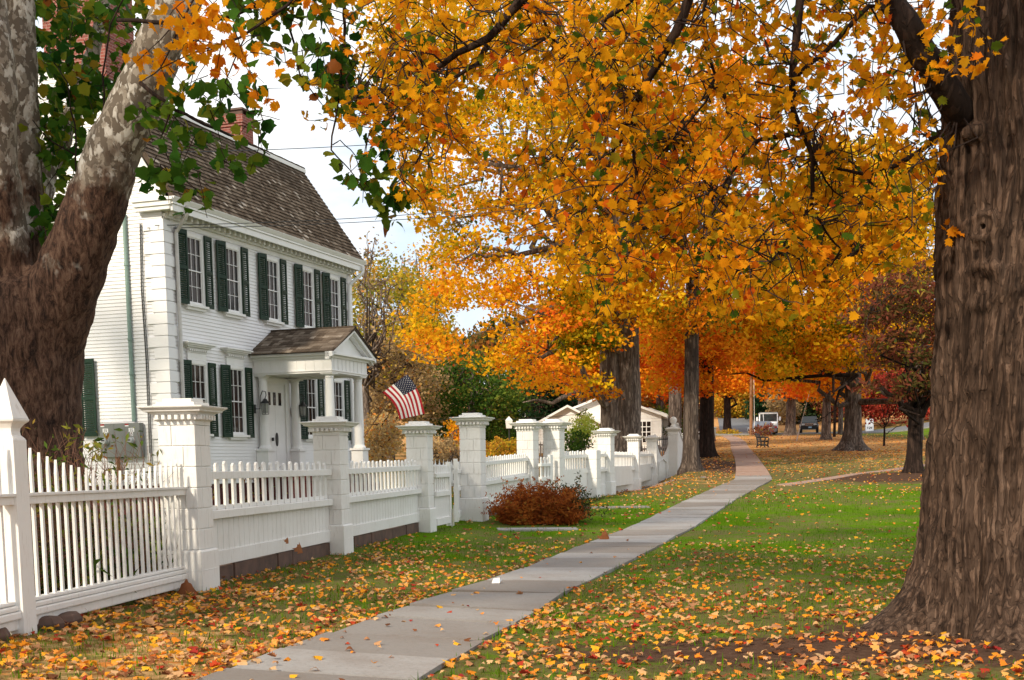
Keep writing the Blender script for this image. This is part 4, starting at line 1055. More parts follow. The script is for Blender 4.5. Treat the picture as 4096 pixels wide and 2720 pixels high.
tree('maple_tree', 'orange maple with a short dark trunk where the road runs uphill', b, .45, 6, cl, 34, .36, MAPLE_ORANGE, BARKD, group=AV, t0=.6, limbs=12, flare=.4, ph=3, twigs=40)
b = gp(3161, 121)
cl = clumps_in([(3000, 1250), (2960, 1470), (3080, 1560), (3230, 1575), (3330, 1540), (3380, 1400), (3330, 1200)], 100, 120, 6, 2.0)
tree('maple_tree', 'fiery orange maple with a broad pale trunk between the mail truck and the black car', b, .5, 7, cl, 36, .34, MAPLE_ORANGE, BARKG, group=AV, t0=.7, limbs=12, flare=.5, ph=4, twigs=40)
b = gp(3303, 101)
cl = clumps_in([(3180, 1280), (3160, 1500), (3260, 1575), (3400, 1570), (3480, 1480), (3480, 1300), (3380, 1180)], 80, 101, 5, 1.7)
tree('maple_tree', 'orange maple with a grey trunk covering the right flank of the black car', b, .38, 6, cl, 46, .3, MAPLE_ORANGE, BARKG, group=AV, t0=.55, limbs=10, flare=.4, ph=5, twigs=40)
b = gp(3336, 112)
tree('bare_tree', 'thin dark bare trunk just right of the grey trunk by the black car', b, .13, 7, [(b + Vector((RNG.uniform(-2, 2), RNG.uniform(-2, 2), RNG.uniform(6, 9))), 1) for _ in range(8)], 0, .1, TAN, BARKD, group=None, limbs=8, flare=.2, twigs=0)
b = gp(3360, 124)
tree('bare_tree', 'thin grey bare trunk beside the broad buttressed trunk', b, .26, 8, [(b + Vector((RNG.uniform(-2, 2), RNG.uniform(-2, 2), RNG.uniform(7, 10))), 1) for _ in range(8)], 0, .1, TAN, BARKG, group=None, limbs=8, flare=.2, twigs=0)
b = gp(3408, 71.6)
cl = clumps_in([(3150, 820), (3040, 1050), (2900, 1250), (2980, 1420), (3150, 1500), (3350, 1450), (3460, 1500), (3600, 1420), (3640, 1100), (3700, 820), (3600, 560), (3300, 560)], 350, 68, 5, 1.15)
t10 = tree('maple_tree', 'yellow green and orange maple with a wide buttressed grey trunk on the leafy lawn', b, .52, 6.2, cl, 100, .22, MAPLE_MID, BARKG, group=AV, t0=.38, dt=.22, limbs=16, flare=1.0, ph=6, twigs=120)
mb = MB()
for px_ in (((3400, 1500), (3150, 1515), (2890, 1500)), ((3410, 1420), (3200, 1440), (3000, 1370)), ((3400, 1330), (3500, 1300), (3620, 1350)), ((3430, 1500), (3360, 1560), (3345, 1640), (3260, 1680))):
    pts = [at(x, y, 70.5 - k * .8) - b for k, (x, y) in enumerate(px_)]
    mb.tube([q for i in range(len(pts) - 1) for q in wiggle(pts[i], pts[i + 1], 3, .04)[(1 if i else 0):]], [.12, .11, .10, .09, .07, .05, .03, .03, .02, .02][:3 * (len(pts) - 1) + 1], 6)
mb.build('limb', BARKD, t10, smooth=True)
# big soft mass of farther orange crowns, each a tree of its own
for k, (px_, Y, poly, t0_, mat_, lab) in enumerate((
    (2828, 92, [(2780, 900), (2740, 1250), (2900, 1420), (3060, 1400), (3180, 1200), (3100, 850)], .5, MAPLE_ORANGE, 'orange maple filling the gap above the curve of the path'),
    (3408, 88, [(3060, 800), (3040, 1150), (3200, 1330), (3400, 1280), (3440, 950), (3300, 700)], .45, MAPLE_ORANGE, 'orange maple behind the yellow green crown on the leafy lawn'),
    (3650, 92, [(3420, 700), (3400, 1100), (3500, 1300), (3700, 1330), (3760, 800), (3640, 620)], .35, MAPLE_MID, 'yellow orange maple behind the dogwood'),
    (2640, 84, [(2380, 1500), (2450, 1250), (2620, 1200), (2780, 1300), (2790, 1540), (2700, 1590), (2620, 1600), (2560, 1560)], .78, MAPLE_ORANGE, 'red orange maple behind the ball topped post'),
    (2330, 80, [(2180, 1480), (2200, 1300), (2330, 1220), (2480, 1300), (2500, 1530), (2400, 1560), (2270, 1530)], .62, MAPLE_ORANGE, 'pale orange maple spreading above the low white building'))):
    b = gp(px_, Y); cl = clumps_in(poly, 80, Y, 4, 1.35)
    tree('maple_tree', lab, b, .3, 6, cl, 70, .26, mat_, BARKG, t0=t0_, limbs=10, flare=.3, ph=k, twigs=50, group='farther orange maples')

# dogwood
b = P(14.56, 44.4); LEAFD = LEAF_LONG
cl = clumps_in([(3390, 1190), (3480, 1110), (3610, 1090), (3800, 1010), (3900, 1200), (3880, 1530), (3720, 1570), (3560, 1590), (3460, 1550), (3420, 1490), (3540, 1500), (3490, 1380), (3400, 1290)], 130, 44, 2.6, .75)
dg = tree('dogwood_tree', 'dark dogwood with drooping maroon leaves and forked trunk on a mound of bare soil', b, .30, 2.3, cl, 120, .19, DOGW, BARKD, t0=.42, dt=.22, limbs=12, flare=.35, tmpl=LEAF_LONG, twigs=90, fork=[(at(3760, 1560, 44), .55, .3), (at(3520, 1545, 44), .5, .2), (at(3650, 1400, 44), .6, .2)], lr=.3, up=.1, squash=.33)
# sapling
b = P(24.2, 79.8)
tree('sapling', 'slender multi stemmed sapling with a few reddish leaves between the wide trunk and the dogwood', b, .075, 1.2, [(at(x, y, 79.8), .5) for x, y in ((3480, 1680), (3530, 1600), (3550, 1640), (3590, 1610), (3620, 1690), (3560, 1580))], 40, .2, REDL, BARKD, limbs=6, flare=.2, twigs=20, lr=.6, t0=.3)
# trees behind the right part of the green
for k, (px_, Y, top, lab) in enumerate(((3668, 96, (3640, 640), 'tall half bare tree showing pale limbs against the sky left of the big trunk'), (2835, 100, (2960, 300), 'tall half bare tree behind the canopy above the path'), (2700, 78, (2640, 430), 'tall half bare tree behind the double maple trunk'))):
    b = gp(px_, Y); tp = at(*top, Y)
    cl = [(b.lerp(tp, RNG.uniform(.5, 1.05)) + Vector((RNG.normal(0, 3), RNG.normal(0, 2.5), RNG.normal(0, 1))), 1.5) for _ in range(60)]
    tree('half_bare_tree', lab, b, .42, (tp - b).z * .8, cl, 14, .3, YELLOWG, BARKG, t0=.6, limbs=26, flare=.3, ph=k, twigs=160, lr=.5, twigmat=TWIGG)
b = gp(3560, 130)
for k, (px_, Y, poly, lab) in enumerate(((3480, 142, [(3400, 1500), (3380, 1650), (3560, 1670), (3600, 1500)], 'crimson shrubby tree behind the folding sign'), (3640, 140, [(3560, 1480), (3560, 1650), (3740, 1670), (3760, 1480)], 'crimson shrubby tree behind the dogwood trunk'))):
    b = gp(px_, Y); tree('crimson_tree', lab, b, .2, 2.5, clumps_in(poly, 75, Y, 3, 1.3), 45, .3, REDL, BARKD, t0=.25, limbs=8, flare=.2, twigs=40)

# -- woods left of the maples ------------------------------------------
def wood(name, lab, px_, Y, poly, n, r, per, size, mat, t0=.5, bark=BARKG, tr=.25, limbs=8, dt=.18, h=4., twigs=40, group='trees behind the garden', squash=.6, tm=None, up=.8):
    b = gp(px_, Y)
    return tree(name, lab, b, tr, h, clumps_in(poly, n, Y, 3, r), per, size, mat, bark, t0=t0, dt=dt, limbs=limbs, flare=.3, ph=px_, twigs=twigs, group=group, squash=squash, twigmat=tm, up=up)
wood('wood_tree', 'pale yellow green tree rising beyond the end of the house', 1500, 74, [(1400, 1130), (1440, 1060), (1540, 1040), (1620, 1120), (1650, 1300), (1600, 1500), (1420, 1560)], 90, 1.1, 70, .2, YELLOWG, .52)
wood('wood_tree', 'tan and yellow tree between the flag and the golden maple', 1660, 70, [(1560, 1100), (1680, 1080), (1790, 1180), (1800, 1380), (1740, 1500), (1580, 1480)], 80, 1.0, 70, .2, YELLOWG, .68)
wood('wood_tree', 'dull brown tree standing behind the flag', 1560, 62, [(1420, 1400), (1500, 1350), (1700, 1380), (1760, 1480), (1740, 1640), (1600, 1720), (1440, 1780), (1420, 1600)], 110, .9, 85, .17, TAN, .52, dt=.22)
wood('green_tree', 'dense green tree low under the golden maple boughs', 1890, 66, [(1690, 1560), (1750, 1450), (1900, 1420), (2060, 1470), (2090, 1600), (2040, 1720), (1850, 1760), (1700, 1720)], 120, .9, 95, .18, GREENL, .55)
wood('conifer', 'dark conifer in front of the red house', 2130, 90, [(2040, 1500), (2110, 1400), (2330, 1480), (2320, 1640), (2220, 1720), (2090, 1760), (2030, 1650)], 80, 1.0, 90, .2, CONIF, .45, bark=BARKD)
wood('conifer', 'darkest conifer just left of the low white building', 2230, 93, [(2180, 1560), (2300, 1540), (2330, 1650), (2200, 1740)], 40, 1.0, 90, .2, CONIF, .2, bark=BARKD)
wood('half_bare_tree', 'grey brown leafless tree beside the far gutter of the house', 1470, 58, [(1420, 960), (1480, 900), (1560, 1000), (1620, 1200), (1560, 1450), (1440, 1500)], 70, .8, 9, .16, TAN, .6, tr=.2, limbs=30, twigs=170, tm=TWIGG)
wood('half_bare_tree', 'fine twigged grey tree against the sky left of the golden maple', 1700, 78, [(1600, 1020), (1660, 980), (1760, 1050), (1800, 1250), (1650, 1300)], 70, .9, 12, .18, TAN, .55, tr=.2, limbs=30, twigs=170, tm=TWIGG)
wood('shrub', 'orange shrub behind the pillar below the flag', 1815, 50, [(1790, 1720), (1800, 1680), (1850, 1690), (1860, 1790), (1800, 1800)], 22, .3, 260, .13, MAPLE_ORANGE, .5, tr=.05, h=.5, limbs=5, twigs=10, group=None)
wood('shrub', 'orange and tan shrub right of the porch', 1490, 44, [(1440, 1690), (1560, 1650), (1600, 1740), (1560, 1850), (1450, 1850)], 100, .42, 240, .11, TAN, .7, tr=.05, h=.5, limbs=8, twigs=30, group=None)
wood('shrub', 'tawny dry grassy thicket behind the tall gate pillar', 1790, 48, [(1640, 1790), (1720, 1740), (1850, 1780), (1850, 1850), (1650, 1850)], 50, .4, 240, .12, TAN, .4, tr=.04, h=.4, limbs=6, twigs=20, group=None)
wood('shrub', 'dark green rounded shrub behind the yellow flower bed', 1990, 70, [(1900, 1740), (1980, 1690), (2090, 1700), (2100, 1790), (1900, 1790)], 46, .6, 150, .16, GREENL, .45, tr=.06, h=.5, limbs=6, twigs=10, group=None)
wood('flower_bed', 'bright yellow flower bed in front of the grey picket fence', 2000, 60, [(1920, 1790), (1980, 1765), (2080, 1770), (2110, 1830), (1920, 1830)], 46, .45, 240, .13, YELLOWG, .85, tr=.03, h=.3, limbs=6, twigs=10, group=None)
wood('shrub', 'pale lime green round shrub in front of the low white building', 2320, 60, [(2280, 1700), (2300, 1650), (2350, 1640), (2390, 1690), (2380, 1760), (2310, 1790), (2280, 1760)], 44, .42, 330, .1, tinted('lime_leaf', ((0, (.2, .28, .03)), (.5, (.42, .52, .06)), (1, (.6, .6, .12))), .5, .45), .55, tr=.06, h=.9, limbs=8, twigs=20, group=None)
wood('shrub', 'dark green shrub at the foot of the lime green one', 2300, 57, [(2260, 1740), (2330, 1710), (2340, 1800), (2280, 1810)], 24, .4, 240, .12, GREENL, .35, tr=.05, h=.5, limbs=6, twigs=10, group=None)
wood('shrub', 'olive green shrub behind the ball topped post', 2660, 82, [(2600, 1680), (2620, 1620), (2700, 1620), (2720, 1720), (2620, 1740)], 30, .7, 140, .16, GREENL, .6, tr=.06, h=1, limbs=6, twigs=10, group=None)
wood('shrub', 'dark reddish shrub growing under the dark verge trunk crown', 2745, 86, [(2690, 1640), (2790, 1620), (2800, 1720), (2700, 1720)], 30, .8, 110, .18, DOGW, .3, tr=.06, h=1, limbs=6, twigs=10, group=None)
wood('shrub', 'leafless reddish shrub hiding the front of the small parked car', 3050, 118, [(3005, 1735), (3030, 1690), (3075, 1700), (3090, 1735)], 26, .5, 120, .16, DOGW, .6, tr=.05, h=.4, limbs=6, twigs=40, group=None)
wood('shrub', 'yellow shrub at the foot of the short dark trunk on the uphill road', 2905, 134, [(2862, 1740), (2890, 1722), (2950, 1728), (2958, 1745)], 24, .6, 120, .18, YELLOWG, .75, tr=.05, h=.3, limbs=5, twigs=10, group=None)
wood('wood_tree', 'lemon yellow tree behind the short dark trunk', 2950, 175, [(2830, 1600), (2860, 1560), (2990, 1540), (3050, 1620), (2980, 1670), (2880, 1640)], 46, 1.9, 40, .36, YELLOWG, .85, group='far yellow trees')
wood('conifer', 'dark evergreen behind the mail truck', 3090, 165, [(3000, 1620), (3050, 1590), (3140, 1600), (3140, 1690), (3020, 1690)], 34, 1.6, 50, .34, CONIF, .35, bark=BARKD)
wood('conifer', 'dark olive evergreen mass behind the black car', 3240, 160, [(3180, 1560), (3210, 1540), (3290, 1560), (3300, 1670), (3190, 1680)], 34, 1.7, 50, .34, CONIF, .6, bark=BARKD)
wood('wood_tree', 'rusty brown tree behind the thin dark bare trunk', 3350, 156, [(3290, 1540), (3340, 1500), (3440, 1540), (3440, 1660), (3310, 1670)], 44, 1.8, 45, .34, DOGW, .75, bark=BARKD, group='far yellow trees')
wood('wood_tree', 'tawny tree between the white van and the broad pale trunk', 3130, 158, [(3090, 1560), (3120, 1530), (3190, 1560), (3190, 1670), (3100, 1680)], 30, 1.6, 45, .34, TAN, .5, bark=BARKD, group='far yellow trees')
# far woods as one mass
cl = []
for _ in range(1150):
    X = RNG.uniform(-95, 170); Y = RNG.uniform(172, 205); top = 9 + 6 * math.sin(X * .09) * math.sin(X * .031 + 1) + 5
    cl.append((P(X, Y) + Vector((0, 0, RNG.uniform(.03, 1) * max(top, 7))), 3.2))
p, tt = clump_leaves(cl, 11, .75)
fw = leaf_object('far_woods', LEAF_KITE, p, RNG.uniform(.55, 1.05, len(p)), .45 + 1.6 * tt + RNG.normal(0, .18, len(p)), tinted('far_wood_leaf', ((0, (.03, .05, .012)), (.25, (.12, .10, .03)), (.5, (.36, .16, .03)), (.75, (.45, .12, .03)), (1, (.4, .3, .04))), .6, .35), up=.4)
tag(fw, kind='stuff')

# -- the big near maple -------------------------------------------------
bT = P(4.62, 11.05)
big = thing('big_maple', 'huge brown furrowed maple trunk at the right edge with its golden canopy overhead', 'tree', bT)
NA, NH = 520, 420
th_ = np.linspace(0, 2 * np.pi, NA, endpoint=False); zz = np.concatenate((np.linspace(-.3, .9, 130), np.linspace(.92, 5.6, NH - 130)))
TT, Zg = np.meshgrid(th_, zz)
rad = .80 - .012 * Zg + .05 * np.exp(-((Zg - 3.9) / .9) ** 2) * np.cos(TT - 3.4)
rad = rad * (1 + .035 * np.sin(3 * TT + .35 * Zg + 1) + .022 * np.sin(5 * TT - .5 * Zg))
fl = np.exp(-np.clip(Zg, 0, 9) / .30)
rad = rad + fl * (.20 + .20 * np.cos(TT - 3.5) + .19 * np.cos(4 * TT + .6) + .09 * np.cos(7 * TT + 2)) + .10 * np.exp(-np.clip(Zg, 0, 9) / 1.1)
# deep seam down the front
seam = np.exp(-((np.angle(np.exp(1j * (TT - (3.92 + .10 * np.sin(Zg * .9) - .03 * Zg)))) / .05) ** 2)) * np.exp(-np.clip(Zg - .2, 0, 9) / .9)
rad -= .13 * seam
# furrowed bark: ridged noise drawn out along the trunk
def vnoise(U, V, nu, sv, seed):
    r_ = np.random.default_rng(seed); nv = int(8 / sv) + 4; g_ = r_.random((nv, nu))
    u = U / (2 * np.pi) * nu; v = (V + 1) / sv; i0 = np.floor(u).astype(int) % nu; j0 = np.floor(v).astype(int); fu = u - np.floor(u); fv = v - j0
    fu = fu * fu * (3 - 2 * fu); fv = fv * fv * (3 - 2 * fv)
    a = g_[j0, i0] * (1 - fu) + g_[j0, (i0 + 1) % nu] * fu; b_ = g_[j0 + 1, i0] * (1 - fu) + g_[j0 + 1, (i0 + 1) % nu] * fu
    return a * (1 - fv) + b_ * fv
Tw = TT + .10 * np.sin(Zg * 1.3) + .12 * (vnoise(TT, Zg, 9, .7, 5) - .5)
rid = 0
for nu, sv, am, sd in ((46, .75, 1., 1), (92, .42, .8, 2), (150, .2, .45, 3)):
    rid = rid + am * (1 - np.abs(2 * vnoise(np.mod(Tw, 2 * np.pi), Zg, nu, sv, sd) - 1) * 1.6)
rad += .05 * (rid - .9) * (1 - .35 * np.exp(-np.clip(Zg, 0, 9) / .3))
rad += .012 * (vnoise(TT, Zg, 60, .06, 9) - .5)
def knot(a0, z0, ra, depth, ring):
    global rad
    d = np.sqrt((np.angle(np.exp(1j * (TT - a0))) * .6) ** 2 + (Zg - z0) ** 2) / ra
    rad += ring * np.exp(-((d - 1.1) / .35) ** 2) - depth * np.exp(-(d / .45) ** 4)
def knot_at(px, py, *a):
    q = at(px, py, 10.5); q2 = q - bT; knot(math.atan2(q2.y, q2.x), q2.z, *a)
knot_at(3925, 905, .09, .0, .035); knot_at(3925, 905, .035, .10, .0); knot_at(3900, 1140, .15, .03, .045); knot_at(3830, 520, .16, -.12, .0)
me = bpy.data.meshes.new('trunk')
me.from_pydata(np.stack((rad * np.cos(TT), rad * np.sin(TT), Zg), -1).reshape(-1, 3).tolist(), [], [(j * NA + i, j * NA + (i + 1) % NA, (j + 1) * NA + (i + 1) % NA, (j + 1) * NA + i) for j in range(NH - 1) for i in range(NA)])
me.materials.append(BARKT); me.polygons.foreach_set('use_smooth', [True] * len(me.polygons))
tk = bpy.data.objects.new('trunk', me); COL.objects.link(tk); tk.parent = big
limbs = MB()
def px_limb(pts, r0, r1, mb=limbs, base=bT, sides=8, amp=.02):
    q = [at(x, y, Y) - base for x, y, Y in pts]; full = []
    for i in range(len(q) - 1): full += wiggle(q[i], q[i + 1], 3, amp)[(1 if i else 0):]
    n = len(full); mb.tube(full, [r0 + (r1 - r0) * k / (n - 1) for k in range(n)], sides); return full
SK = []
SK.append(px_limb([(3930, 560, 11.0), (3790, 370, 10.6), (3690, 215, 10.4), (3620, 83, 10.3), (3540, -30, 10.4), (3300, -330, 11), (2900, -620, 11.6)], .135, .07))
SK.append(px_limb([(3900, 470, 11.4), (3755, 536, 11.5), (3672, 612, 11.6), (3582, 664, 11.7), (3448, 695, 11.8), (3353, 676, 11.8), (3270, 625, 11.8)], .035, .008))
for pts, r0, r1 in (
    ([(2300, -420, 11), (2089, 0, 11), (1952, 154, 11.1), (1774, 255, 11.3), (1561, 368, 11.6), (1420, 400, 11.8)], .05, .008),
    ([(1952, 184, 11.1), (1911, 255, 11.2), (1804, 314, 11.3), (1650, 360, 11.5)], .028, .006),
    ([(1786, 332, 11.3), (1715, 504, 11.5), (1709, 563, 11.5), (1640, 700, 11.7)], .012, .004),
    ([(2240, -380, 11.6), (2178, 0, 11.6), (2172, 77, 11.6), (2225, 172, 11.7), (2272, 207, 11.8)], .02, .006),
    ([(2760, -350, 11.4), (2520, 0, 11.4), (2409, 89, 11.5)], .045, .02),
    ([(3240, -300, 11.2), (3187, 134, 11.2), (3168, 319, 11.2), (3174, 446, 11.3), (3251, 625, 11.4), (3244, 829, 11.5), (3174, 912, 11.5), (3123, 1000, 11.6)], .042, .007),
    ([(3244, 829, 11.5), (3302, 925, 11.6), (3365, 995, 11.7), (3440, 1010, 11.8)], .014, .005),
    ([(3257, 640, 11.4), (3335, 765, 11.6), (3420, 823, 11.7)], .012, .004),
    ([(3160, 540, 11.3), (3091, 549, 11.4), (3034, 561, 11.5), (2957, 644, 11.6), (2893, 740, 11.6), (2779, 797, 11.7), (2650, 850, 11.8)], .024, .005),
    ([(2840, -300, 11.5), (2817, 38, 11.5), (2823, 179, 11.5), (2862, 306, 11.6), (2823, 408, 11.6), (2760, 485, 11.7), (2690, 560, 11.8)], .022, .005),
    ([(2860, -300, 11.2), (2728, 77, 11.3), (2651, 223, 11.4), (2605, 297, 11.5), (2545, 415, 11.6), (2533, 504, 11.6), (2456, 593, 11.7), (2427, 682, 11.8), (2367, 800, 11.9)], .05, .007),
    ([(2563, 368, 11.5), (2462, 427, 11.6), (2338, 534, 11.7), (2200, 640, 11.9)], .02, .005),
    ([(2540, 480, 11.6), (2535, 640, 11.7), (2555, 800, 11.7), (2560, 920, 11.8), (2440, 1040, 11.9)], .022, .005),
    ([(2560, 920, 11.8), (2680, 860, 11.8), (2800, 960, 11.9), (2900, 1080, 12)], .012, .004),
    ([(3168, 319, 11.2), (3330, 180, 11), (3480, 20, 10.8)], .02, .02)):
    SK.append(px_limb(pts, r0, r1))
limbs.build('limb', BARKD, big, smooth=True)
# twigs with real maple leaves hanging from the limbs
NEARP = [(1290, -60), (1285, 420), (1330, 520), (1470, 640), (1560, 800), (1660, 820), (1760, 660), (1880, 640), (2030, 620), (2160, 760), (2190, 1000), (2280, 1130), (2430, 1190), (2620, 1080), (2780, 1130), (2920, 1230), (3120, 1260), (3330, 1200), (3470, 1110), (3620, 1040), (3735, 850), (3760, 560), (3700, 300), (3760, -60)]
tw = MB(); LP, LT_ = [], []
skp = np.array([tuple(p) for s in SK for p in s])
def sprig(base, start, mb, LPs, LTs, ln, n, droop=.5, tb=None, jit=.05):
    d = Vector(RNG.normal(size=3)); d.z = -abs(d.z) * .4 - droop * .6; d.normalize(); pts = [start]
    for k in range(4):
        d = (d + Vector(RNG.normal(size=3)) * .22 + Vector((0, 0, -.1))).normalized(); pts.append(pts[-1] + d * ln / 4)
    mb.tube(pts, [.0065, .0055, .0045, .0038, .0028], 3)
    tb = RNG.normal(0, .14) if tb is None else tb
    for k in range(n):
        u = RNG.uniform(.1, 1.0) * 4; i = min(int(u), 3); p = pts[i].lerp(pts[i + 1], u - i) + Vector(RNG.normal(size=3)) * jit
        LPs.append(p); LTs.append(tb)
void = ((1990, 500, 190, 150), (1930, 830, 330, 170), (2230, 470, 80, 120), (3610, 480, 70, 110), (3690, 790, 40, 120), (3000, 330, 60, 60), (2160, 250, 60, 40), (1420, 120, 90, 130), (1350, 280, 60, 80))
ns = 0
for x, y in polysample(NEARP, 3800):
    if any(((x - a) / c_) ** 2 + ((y - b_) / d_) ** 2 < 1 for a, b_, c_, d_ in void) and RNG.random() < .93: continue
    if x < 1560 and RNG.random() < .55: continue
    g_ = math.sin(x * .013 + 2 * math.sin(y * .009)) * math.sin(y * .017 + x * .004)
    if g_ < -.35 and RNG.random() < .72: continue
    if ns >= 930: break
    s = at(x, y - 40, RNG.uniform(10.4, 13.2) + .4 * math.sin(x * .01)) - bT
    if RNG.random() < .5:
        dd = ((skp - np.array(s)) ** 2).sum(1); j = Vector(skp[dd.argmin()]); l = (j - s).length
        if .15 < l < 1.6: tw.tube(wiggle(j, s, 4, .07), [.010, .008, .0065, .0055, .005], 4)
    sprig(None, s, tw, LP, LT_, RNG.uniform(.3, .62), int(RNG.integers(6, 13)), jit=.055); ns += 1
for x, y in polysample([(3770, 40), (3790, 380), (3860, 400), (3990, 320), (3900, 100)], 8): sprig(None, at(x, y - 60, RNG.uniform(9.7, 10.0)) - bT, tw, LP, LT_, .35, 8)
tw.build('twig_sprays', TWIG, big)
LP = np.array([tuple(p) for p in LP]); LT_ = np.array(LT_); n = len(LP)
tn = np.clip(.56 + LT_ + RNG.normal(0, .15, n) - .5 * (RNG.random(n) < .13), 0, 1)
leaf_object('crown', LEAF_MAPLE, LP, RNG.uniform(.052, .104, n), tn, MAPLE_NEAR, big, up=.55, hang=.9)
# the rest of the crown, above and behind the picture
P_, sz = [], []
for _ in range(85):
    a = RNG.uniform(0, 2 * np.pi); rr = RNG.uniform(1.0, 8.5); hh = RNG.uniform(6.2, 12.5) - .12 * rr
    c = Vector((bT.x - 1 + rr * math.cos(a), bT.y - 1.5 + rr * math.sin(a), bT.z + hh))
    if c.z < .48 * c.y + 1.2: continue
    P_.append((c, 1.0))
leaves_of(big, bT, P_, 62, .3, MAPLE_NEAR, .55, .15)

# -- sycamore -------------------------------------------------------------
bS = P(at(140, 1800, 14.2).x, 14.2)
syc = thing('sycamore', 'mottled pale sycamore with a dark forked trunk rising behind the near picket fence', 'tree', bS)
sm = MB()
def slimb(pts, sides=20, mb=sm):
    q = [at(x, y, Y) - bS for x, y, Y, _ in pts]; rr = [w_ * Y / 4850 / 2 for x, y, Y, w_ in pts]
    full, fr = [], []
    for i in range(len(q) - 1):
        for k in range(4):
            u = k / 4; full.append(q[i].lerp(q[i + 1], u)); fr.append(rr[i] + (rr[i + 1] - rr[i]) * u)
    mb.tube(full + [q[-1]], fr + [rr[-1]], sides); return full + [q[-1]]
slimb([(95, 2280, 14.2, 520), (105, 2050, 14.2, 450), (112, 1850, 14.2, 415), (115, 1600, 14.2, 395), (112, 1400, 14.2, 410), (110, 1250, 14.2, 400), (95, 1140, 14.2, 330)], 28)
SL = [slimb([(150, 1420, 14.2, 330), (205, 1270, 14.1, 300), (268, 1120, 14.0, 262), (345, 930, 13.9, 232), (455, 600, 13.8, 205), (595, 297, 13.7, 182), (716, 0, 13.6, 160), (830, -330, 13.5, 140), (980, -800, 13.4, 110)]),
      slimb([(60, 1380, 14.2, 300), (25, 1150, 14.1, 230), (-5, 850, 14.0, 190), (-25, 600, 13.9, 170), (-20, 300, 13.8, 160), (-60, 0, 13.8, 150), (-160, -500, 13.6, 120)]),
      slimb([(110, 1300, 14.5, 220), (105, 1100, 14.6, 165), (98, 800, 14.7, 140), (85, 400, 14.7, 130), (70, 0, 14.8, 125), (40, -500, 15, 100)]),
      slimb([(120, 1150, 15.0, 120), (150, 850, 15.4, 100), (190, 680, 15.6, 85), (270, 500, 15.9, 80), (330, 350, 16.2, 70), (400, 100, 16.5, 50), (480, -300, 17, 40)], 12)]
so_ = sm.build('trunk', SYC, syc, smooth=True)
rm = so_.modifiers.new('fuse', 'REMESH'); rm.mode = 'VOXEL'; rm.voxel_size = .045; rm.use_smooth_shade = True
s2 = so_.modifiers.new('soften', 'SMOOTH'); s2.iterations = 6; s2.factor = .5
tx = bpy.data.textures.new('bark_lumps', 'CLOUDS'); tx.noise_scale = .22; tx.noise_depth = 3
dp = so_.modifiers.new('lumps', 'DISPLACE'); dp.texture = tx; dp.strength = .07; dp.texture_coords = 'LOCAL'
bl = MB()
SB = []
for pts, r0, r1 in (([(470, 80, 13.2), (700, 90, 12.8), (930, 60, 12.6), (1180, -60, 12.4)], .02, .03),
    ([(1180, -60, 12.4), (1160, 120, 12.4), (1200, 300, 12.4), (1290, 420, 12.5)], .016, .004),
    ([(1400, -80, 12.2), (1375, 60, 12.2), (1380, 200, 12.2), (1350, 420, 12.2), (1325, 600, 12.3), (1400, 680, 12.3), (1480, 800, 12.4)], .018, .003),
    ([(1330, 580, 12.3), (1360, 560, 12.3), (1420, 620, 12.4), (1450, 720, 12.4), (1530, 800, 12.5), (1640, 860, 12.5)], .006, .003),
    ([(560, 330, 13.2), (700, 440, 13.1), (820, 500, 13.0), (960, 560, 12.9), (1080, 620, 12.8)], .022, .004),
    ([(690, 430, 13.1), (640, 560, 13.1), (700, 700, 13)], .012, .004),
    ([(310, 1000, 14.2), (305, 700, 14.2), (300, 500, 14.3), (270, 330, 14.4), (215, 250, 14.5)], .012, .006),
    ([(420, 520, 14), (410, 300, 14), (440, 100, 14), (520, -50, 14)], .012, .009),
    ([(300, 620, 14.4), (200, 560, 14.4), (130, 480, 14.4)], .010, .006),
    ([(980, 150, 12.5), (900, 330, 12.5), (1000, 450, 12.6), (1120, 480, 12.6)], .008, .003)):
    SB.append(px_limb(pts, r0, r1, bl, bS))
bl.build('limb', BARKD, syc, smooth=True)
tw = MB(); LP, LT_ = [], []
def spray(poly, n, Ya, Yb, ln=(.3, .55), nl=(5, 10), tb=None, void=()):
    for x, y in polysample(poly, n):
        if any(((x - a) / c_) ** 2 + ((y - b_) / d_) ** 2 < 1 for a, b_, c_, d_ in void): continue
        sprig(None, at(x, y - 50, RNG.uniform(Ya, Yb)) - bS, tw, LP, LT_, RNG.uniform(*ln), int(RNG.integers(*nl)), tb=tb, jit=.07)
spray([(120, -60), (130, 480), (200, 700), (330, 740), (470, 560), (560, 300), (640, -60)], 120, 14.6, 16.4, nl=(6, 11))
spray([(140, 600), (150, 860), (220, 960), (330, 700), (380, 520), (250, 480)], 22, 14.4, 15.4)
spray([(190, 820), (175, 900), (215, 1000), (290, 820)], 6, 14.3, 14.7, nl=(3, 6))
spray([(560, 400), (600, 700), (760, 780), (860, 700), (820, 560), (700, 460)], 17, 12.8, 13.4, void=((930, 500, 110, 90),))
spray([(760, 430), (880, 560), (1020, 600), (1080, 560), (1090, 430), (960, 380), (800, 360)], 12, 12.5, 13.2, void=((930, 520, 100, 85),))
spray([(860, 640), (880, 720), (1000, 700), (960, 620)], 5, 12.6, 13, nl=(2, 4), ln=(.1, .2))
spray([(720, 250), (800, 380), (900, 340), (880, 260), (760, 210)], 6, 12.6, 13.2, nl=(3, 6))
spray([(880, -60), (900, 60), (1080, 100), (1280, 80), (1450, 150), (1480, -60)], 20, 12, 12.8)
spray([(1240, 60), (1290, 300), (1350, 420), (1470, 420), (1460, 280), (1380, 180)], 18, 12, 12.6, nl=(4, 8))
spray([(1090, 230), (1110, 330), (1290, 330), (1270, 240)], 4, 12.2, 12.6, nl=(2, 5))
